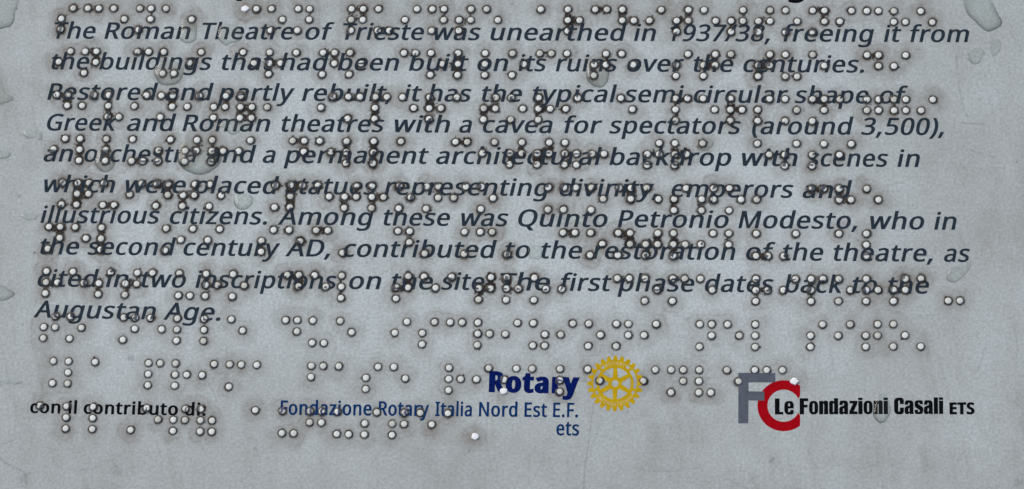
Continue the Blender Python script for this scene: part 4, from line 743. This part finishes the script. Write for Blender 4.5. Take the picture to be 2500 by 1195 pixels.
zone = np.interp(GY, [-60, -46, -30, -18, -8, 20, 60], [0.55, 0.66, 0.66, 0.75, 1.0, 1.05, 0.95]) * np.interp(GX, [-112, 20, 70, 110], [1.0, 1.0, 0.85, 0.7]) * (0.65 + 0.7 * n3)
rw = near_r + warp
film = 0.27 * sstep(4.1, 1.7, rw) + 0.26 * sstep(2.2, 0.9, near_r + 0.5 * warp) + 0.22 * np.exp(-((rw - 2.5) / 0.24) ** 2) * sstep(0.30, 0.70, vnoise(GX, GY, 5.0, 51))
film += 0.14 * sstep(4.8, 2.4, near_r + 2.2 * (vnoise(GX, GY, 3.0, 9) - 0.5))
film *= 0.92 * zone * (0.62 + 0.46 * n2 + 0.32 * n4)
film += 0.10 * sstep(0.52, 0.80, vnoise(GX, GY, 17, 12) * 0.6 + vnoise(GX, GY, 5, 13) * 0.4)
film += 0.07 * (vnoise(GX, GY, 0.8, 15) - 0.5) * sstep(0.4, 0.7, vnoise(GX, GY, 6.0, 16))
film += 0.60 * sstep(0.62, 1.35, pile)
# paler in the middle, greyer and darker towards the margins
mid_mask = sstep(62, 28, np.abs(GY - 10)) * sstep(112, 78, np.abs(GX + 14 + 6 * (n3 - 0.5)))
film += 0.30 * (1 - mid_mask) * (0.7 + 0.6 * vnoise(GX, GY, 12.0, 21))  # darker margins, carried in the same mask as the film
film += 0.12 * (vnoise(GX, GY / 5, 3.0, 41) - 0.5) + 0.10 * (vnoise(GX, GY / 2, 22.0, 43) - 0.5) + 0.10 * sstep(0.62, 0.85, vnoise(GX + 0.2 * GY, GY / 9, 1.1, 45)) * sstep(0.45, 0.75, vnoise(GX, GY, 14.0, 46))
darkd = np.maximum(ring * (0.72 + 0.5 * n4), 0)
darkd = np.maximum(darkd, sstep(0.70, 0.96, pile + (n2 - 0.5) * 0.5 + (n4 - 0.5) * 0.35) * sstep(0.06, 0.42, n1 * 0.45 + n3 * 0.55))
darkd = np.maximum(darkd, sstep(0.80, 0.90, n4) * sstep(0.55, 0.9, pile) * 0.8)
scr = np.zeros(GX.shape, np.float32)
SCRATCHES = [[0.5,[[19.42,-37.4],[18.59,-44.34],[18.53,-46.05],[17.61,-53.05],[17.41,-57.77]]],[0.3,[[21.25,-40.54],[20.54,-43.58],[19.47,-46.43]]],[0.45,[[102.18,44.36],[102.42,39.71],[103.3,34.37],[103.75,32.11],[104.85,29.74]]],[0.6,[[103.06,28.58],[108.67,28.15]]],[0.5,[[104.59,22.2],[107.19,21.3],[110.44,20.41]]],[0.5,[[107.14,34.05],[107.89,33.95]]],[0.35,[[114.56,50.69],[115.94,48.2],[117.31,45.71]]],[0.5,[[107.98,-24.56],[107.21,-27.41],[106.27,-30.06]]],[0.4,[[92.92,-17.2],[97.54,-16.83]]],[0.35,[[84.03,-15.46],[88.76,-16.05]]],[0.6,[[-118.49,-49.74],[-115.48,-51.94],[-113.03,-52.99],[-111.34,-53.94],[-109.62,-53.94]]],[0.3,[[2.56,53.26],[3.75,51.74]]],[0.4,[[3.66,16.9],[4.93,15.42]]],[0.3,[[-36.72,46.58],[-34.34,48.07],[-32.45,49.56]]],[0.3,[[-14.24,17.99],[-12.78,17.19],[-10.42,18.46]]],[0.25,[[-57.01,3.89],[-52.73,5.35]]],[0.3,[[-25.09,46.48],[-21.22,46.24]]],[0.25,[[26.0,40.04],[31.73,39.79]]],[0.3,[[83.8,19.88],[83.89,16.95]]],[0.25,[[74.38,-10.16],[78.1,-11.32]]],[0.3,[[95.2,41.94],[95.49,42.93]]]]
for w, pl in SCRATCHES:
    pl = np.array(pl)
    for a, b in zip(pl[:-1], pl[1:]):
        lo, hi = np.minimum(a, b) - 1, np.maximum(a, b) + 1
        ix0, ix1 = np.searchsorted(gx, [lo[0], hi[0]])
        iy0, iy1 = np.searchsorted(gy, [lo[1], hi[1]])
        sl = (slice(iy0, iy1), slice(ix0, ix1))
        px, py = GX[sl] - a[0], GY[sl] - a[1]
        d = b - a
        k = np.clip((px * d[0] + py * d[1]) / (d @ d), 0, 1)
        dist = np.sqrt((px - k * d[0]) ** 2 + (py - k * d[1]) ** 2)
        scr[sl] = np.maximum(scr[sl], 0.72 * w * np.exp(-(dist / 0.15) ** 2) * (0.5 + 0.7 * n2[sl]))
BLOTS = [[-112.04,-1.62,0.38,0.9],[60.14,-50.41,0.76,0.5],[-88.04,-26.83,0.86,0.35],[-58.2,-48.09,0.48,0.3],[-79.86,-48.8,0.38,0.5],[-90.04,-53.32,1.15,0.25],[-111.46,-55.28,1.34,0.3],[115.19,-55.43,1.34,0.25],[-19.28,-47.92,0.29,0.4],[94.37,57.16,0.29,0.6],[115.73,19.11,0.29,0.6],[79.72,0.73,0.48,0.3],[-116.3,12.08,0.57,0.3],[-1.2,58.14,0.29,0.5],[94.23,-40.94,0.29,0.3],[-115.97,24.07,0.67,0.15],[68.35,-48.7,0.29,0.4],[-33.72,-4.04,0.38,0.3],[78.48,-47.27,0.48,0.15],[-57.57,-19.58,0.38,0.2],[-79.76,-59.49,0.96,0.2],[48.46,-44.49,0.48,0.15],[-114.03,-18.81,0.38,0.4],[-75.11,28.01,0.38,0.7]]
for x, y, r0, w in BLOTS:
    d = np.sqrt((GX - x) ** 2 + (GY - y) ** 2) + (n2 - 0.5) * r0 * 1.2
    scr = np.maximum(scr, w * sstep(r0 * 1.3, r0 * 0.2, d))
for k in range(60):                                # tiny specks
    x, y, r0 = RNG.uniform(-118, 116), RNG.uniform(-57, 59), RNG.uniform(0.12, 0.32)
    ix0, ix1 = np.searchsorted(gx, [x - 1, x + 1])
    iy0, iy1 = np.searchsorted(gy, [y - 1, y + 1])
    sl = (slice(iy0, iy1), slice(ix0, ix1))
    d = np.sqrt((GX[sl] - x) ** 2 + (GY[sl] - y) ** 2)
    scr[sl] = np.maximum(scr[sl], RNG.uniform(0.15, 0.6) * sstep(r0 * 1.3, r0 * 0.4, d))
for k in range(150):                                # faint hairline wipe marks
    x, y, L_, a = RNG.uniform(-118, 116), RNG.uniform(-57, 59), RNG.uniform(3, 13), RNG.normal(0.05, 0.5) + (1.5 if k % 3 == 0 else 0)
    lo, hi = (x - L_, y - L_), (x + L_, y + L_)
    ix0, ix1 = np.searchsorted(gx, [lo[0], hi[0]])
    iy0, iy1 = np.searchsorted(gy, [lo[1], hi[1]])
    sl = (slice(iy0, iy1), slice(ix0, ix1))
    px, py = GX[sl] - x, GY[sl] - y
    along, across = px * math.cos(a) + py * math.sin(a), -px * math.sin(a) + py * math.cos(a)
    across = across - 0.004 * k * along ** 2 / 10
    scr[sl] = np.maximum(scr[sl], RNG.uniform(0.04, 0.16) * np.exp(-(across / 0.16) ** 2) * sstep(L_, L_ * 0.3, np.abs(along)) * n1[sl] * 2)

nx, ny = len(gx), len(gy)
V = np.stack([GX.ravel() * MM, GY.ravel() * MM, np.zeros(GX.size)], 1)
idx = np.arange(nx * ny).reshape(ny, nx)
quads = np.stack([idx[:-1, :-1], idx[:-1, 1:], idx[1:, 1:], idx[1:, :-1]], -1).reshape(-1, 4)
# border beyond the picture, bevelled rim, sides and back: the sheet is 4 mm thick
BX0, BX1, BY0, BY1 = -150.0, 150.0, -92.0, 118.0
corner = [idx[0, 0], idx[0, -1], idx[-1, -1], idx[-1, 0]]
base_n = len(V)
rim_v = []
for inset, z in ((0.6, 0.0), (0.0, -0.6), (0.0, -4.0)):
    rim_v += [(BX0 + inset, BY0 + inset, z), (BX1 - inset, BY0 + inset, z), (BX1 - inset, BY1 - inset, z), (BX0 + inset, BY1 - inset, z)]
V = np.r_[V, np.array(rim_v) * MM]
extra = []
for k in range(4):
    j = (k + 1) % 4
    extra.append((base_n + k, base_n + j, corner[j], corner[k]))
    extra.append((base_n + 4 + k, base_n + 4 + j, base_n + j, base_n + k))
    extra.append((base_n + 8 + k, base_n + 8 + j, base_n + 4 + j, base_n + 4 + k))
extra.append((base_n + 11, base_n + 10, base_n + 9, base_n + 8))
quads = np.r_[quads, np.array(extra)]
plate_me = mesh_np("plate", V, quads.ravel(), np.arange(len(quads)) * 4, np.full(len(quads), 4))
cols = np.zeros((len(V), 3), np.float32)
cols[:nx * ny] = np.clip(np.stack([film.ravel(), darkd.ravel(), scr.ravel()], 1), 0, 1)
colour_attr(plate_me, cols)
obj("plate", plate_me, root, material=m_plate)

# ---------------------------------------------------------------- rain drops on the panel
DROPS = [
["big water puddle cut off by the upper left corner, rounded at its lower right",0.75,[[-126.82,62.7],[-119.46,62.62],[-119.44,58.53],[-119.97,57.51],[-119.89,55.98],[-120.4,54.45],[-121.84,53.65],[-126.3,53.69]]],
["faint water run at the left edge, level with the line starting Restored",0.35,[[-125.6,41.27],[-122.42,41.04],[-121.72,39.01],[-120.82,36.98],[-119.2,36.37],[-120.12,35.16],[-125.22,34.59]]],
["wavy-edged water film left of the word an",0.5,[[-116.44,27.28],[-114.91,26.17],[-113.45,26.46],[-112.14,25.75],[-111.59,26.45],[-112.27,28.26],[-116.01,28.28]]],
["small half droplet at the left edge below the wavy-edged film",0.6,[[-123.59,23.31],[-121.63,23.3],[-119.05,22.88],[-119.38,21.68],[-120.53,21.29],[-123.48,21.41]]],
["very faint water smear left of the word illustrious",0.3,[[-115.84,7.3],[-114.03,6.3],[-112.09,6.49],[-111.76,7.58],[-114.91,8.09]]],
["tongue-shaped water run at the left edge beside the word cited",0.7,[[-122.75,-8.69],[-122.5,-13.12],[-119.1,-13.12],[-117.47,-12.64],[-116.08,-11.46],[-117.8,-10.28],[-119.8,-9.19]]],
["thin crooked water trickle at the left edge above the word con",0.6,[[-121.37,-32.94],[-117.54,-32.26],[-116.6,-31.87],[-115.02,-32.45],[-112.9,-32.35],[-114.6,-33.03],[-116.36,-32.74],[-119.4,-33.52]]],
["water droplet hanging below the n of Roman in the first line",0.55,[[-79.85,51.82],[-79.99,50.51],[-78.77,49.48],[-77.49,49.37],[-76.24,49.97],[-75.9,51.18],[-76.02,54.02],[-77.08,55.86],[-79.05,55.88],[-79.75,54.06]]],
["pointed water droplet under the word Theatre",0.6,[[-71.0,51.13],[-70.57,50.12],[-69.45,49.09],[-68.65,48.68],[-67.79,49.18],[-66.05,49.67],[-65.1,50.37],[-65.0,52.9],[-68.19,54.15],[-70.31,53.46]]],
["round water bead holding two braille dots below the word buildings",0.9,[[-85.69,41.96],[-84.41,39.63],[-82.72,39.01],[-80.48,39.29],[-79.16,40.39],[-78.65,42.1],[-78.92,43.92],[-81.02,44.95],[-83.95,44.77],[-85.56,43.47]]],
["oval water bead running down over the word ruins with one dot inside",1.0,[[16.52,41.11],[16.73,39.61],[17.61,38.51],[18.86,37.8],[20.11,37.69],[21.24,38.58],[21.79,40.07],[21.86,42.06],[21.16,44.07],[19.23,45.08],[17.33,44.3],[16.58,42.91]]],
["water bead below the letter r of orchestra",0.8,[[-98.85,20.46],[-98.09,18.96],[-96.87,17.96],[-95.7,17.85],[-94.47,18.74],[-93.97,20.43],[-94.36,22.43],[-96.37,23.74],[-98.29,22.96]]],
["largest water bead, swollen below the words orchestra and",1.1,[[-79.06,20.35],[-78.44,19.35],[-77.22,18.24],[-75.24,17.34],[-73.29,17.13],[-71.38,17.71],[-69.69,19.0],[-68.68,20.58],[-69.28,23.28],[-71.4,25.29],[-74.83,26.01],[-77.72,25.33],[-79.0,23.34]]],
["wavy-edged water film below the second word Roman",0.6,[[-70.09,28.97],[-68.62,28.56],[-67.61,27.56],[-66.5,26.75],[-65.16,27.14],[-64.03,27.93],[-62.76,27.93],[-61.36,29.22],[-63.36,30.73],[-67.25,30.76]]],
["clear water drop below the word placed",0.8,[[-65.39,10.84],[-65.15,9.65],[-63.95,8.66],[-62.5,8.65],[-61.37,9.54],[-60.84,10.62],[-61.18,12.01],[-63.14,12.61],[-64.96,12.22]]],
["small water drop clinging to a lone dot above the word backdrop",0.5,[[42.24,23.87],[42.44,22.88],[43.77,22.18],[45.0,22.27],[46.13,23.45],[46.21,24.63],[45.17,25.23],[42.8,25.24]]],
["long slanting water drop in the upper right corner, blunt at its lower end",0.8,[[104.0,57.76],[104.92,54.76],[106.59,53.05],[107.99,51.45],[109.58,50.44],[111.28,51.02],[112.51,51.8],[112.8,52.99],[111.98,54.69],[110.88,57.19],[109.97,59.7],[103.84,60.26]]],
["ragged water drop right of the word centuries, below the long slanting one",0.45,[[104.81,44.14],[105.36,43.34],[106.3,42.54],[107.61,42.93],[108.19,44.31],[108.86,45.09],[107.93,46.49],[105.58,46.11]]],
["faint hooked water drop right of the last word the, below the words theatre, as",0.4,[[99.47,-8.3],[100.2,-9.07],[101.12,-9.36],[102.24,-8.88],[103.64,-7.54],[104.86,-5.91],[105.24,-4.47],[103.2,-5.43],[100.88,-5.9]]],
["grey water drop running down behind the black sponsor name at lower right",0.9,[[82.74,-39.91],[83.1,-40.86],[83.92,-41.7],[84.48,-41.99],[85.4,-41.61],[86.14,-40.66],[86.7,-39.25],[86.52,-37.36],[85.43,-35.18],[84.04,-35.47],[83.02,-37.83]]],
["faint flat water film between the words to and the above the word site",0.3,[[4.0,-0.45],[4.05,-2.99],[4.81,-3.38],[6.7,-3.29],[6.84,-0.46]]],
["thin empty water outline beside the long slanting drop at upper right",0.25,[[110.02,48.25],[110.27,45.08],[110.92,44.48],[111.96,45.46],[112.54,46.74],[112.18,48.43]]]]
def smooth_closed(p, n=6):
    p = np.array(p, float)
    out = []
    for i in range(len(p)):
        a, b, c, d = p[i - 1], p[i], p[(i + 1) % len(p)], p[(i + 2) % len(p)]
        for t_ in np.linspace(0, 1, n, endpoint=False):
            out.append(0.5 * ((2 * b) + (c - a) * t_ + (2 * a - 5 * b + 4 * c - d) * t_ ** 2 + (3 * b - a - 3 * c + d) * t_ ** 3))
    return np.array(out)
for lab, h, pts in DROPS:
    P = smooth_closed(pts)
    if area(P) < 0:
        P = P[::-1]
    ctr = P.mean(0)
    ylo, yhi = P[:, 1].min(), P[:, 1].max()
    rings_ = [(1.0, 0.0), (0.97, 0.26), (0.92, 0.44), (0.84, 0.62), (0.72, 0.79), (0.56, 0.91), (0.36, 0.98), (0.18, 1.0)]
    Vd, rim_shade = [], []
    for i_, (f, z) in enumerate(rings_):
        for q in P:
            xy = ctr + (q - ctr) * f
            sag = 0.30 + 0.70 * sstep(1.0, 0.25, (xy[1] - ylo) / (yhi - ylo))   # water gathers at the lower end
            rim_shade.append((0.95 if i_ < 1 else 0.9 if i_ < 2 else 0.62 if i_ < 3 else 0.38 if i_ < 4 else 0.2 if i_ < 5 else 0.08 if i_ < 6 else 0.0) * (0.12 + 0.88 * (sag - 0.3) / 0.7) * min(1, h + 0.25))  # painted rim shade, strongest low down, in place of refraction and dark reflections
            Vd.append((xy[0] - ctr[0], xy[1] - ctr[1], 0.04 + z * h * 0.42 * sag))
    Vd.append((0, 0, 0.04 + h * 0.42 * (0.30 + 0.70 * sstep(1.0, 0.25, (ctr[1] - ylo) / (yhi - ylo)))))
    n = len(P)
    F = []
    for i in range(len(rings_) - 1):
        for j in range(n):
            F.append((i * n + j, i * n + (j + 1) % n, (i + 1) * n + (j + 1) % n, (i + 1) * n + j))
    for j in range(n):
        F.append(((len(rings_) - 1) * n + j, (len(rings_) - 1) * n + (j + 1) % n, len(Vd) - 1))
    dm = mesh_py("water_drop", np.array(Vd) * MM, F, True)
    colour_attr(dm, np.array(rim_shade + [0.0])[:, None])
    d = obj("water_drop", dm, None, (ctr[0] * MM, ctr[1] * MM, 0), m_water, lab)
    d["category"] = "water drop"
    d["group"] = "rain drops on the panel"
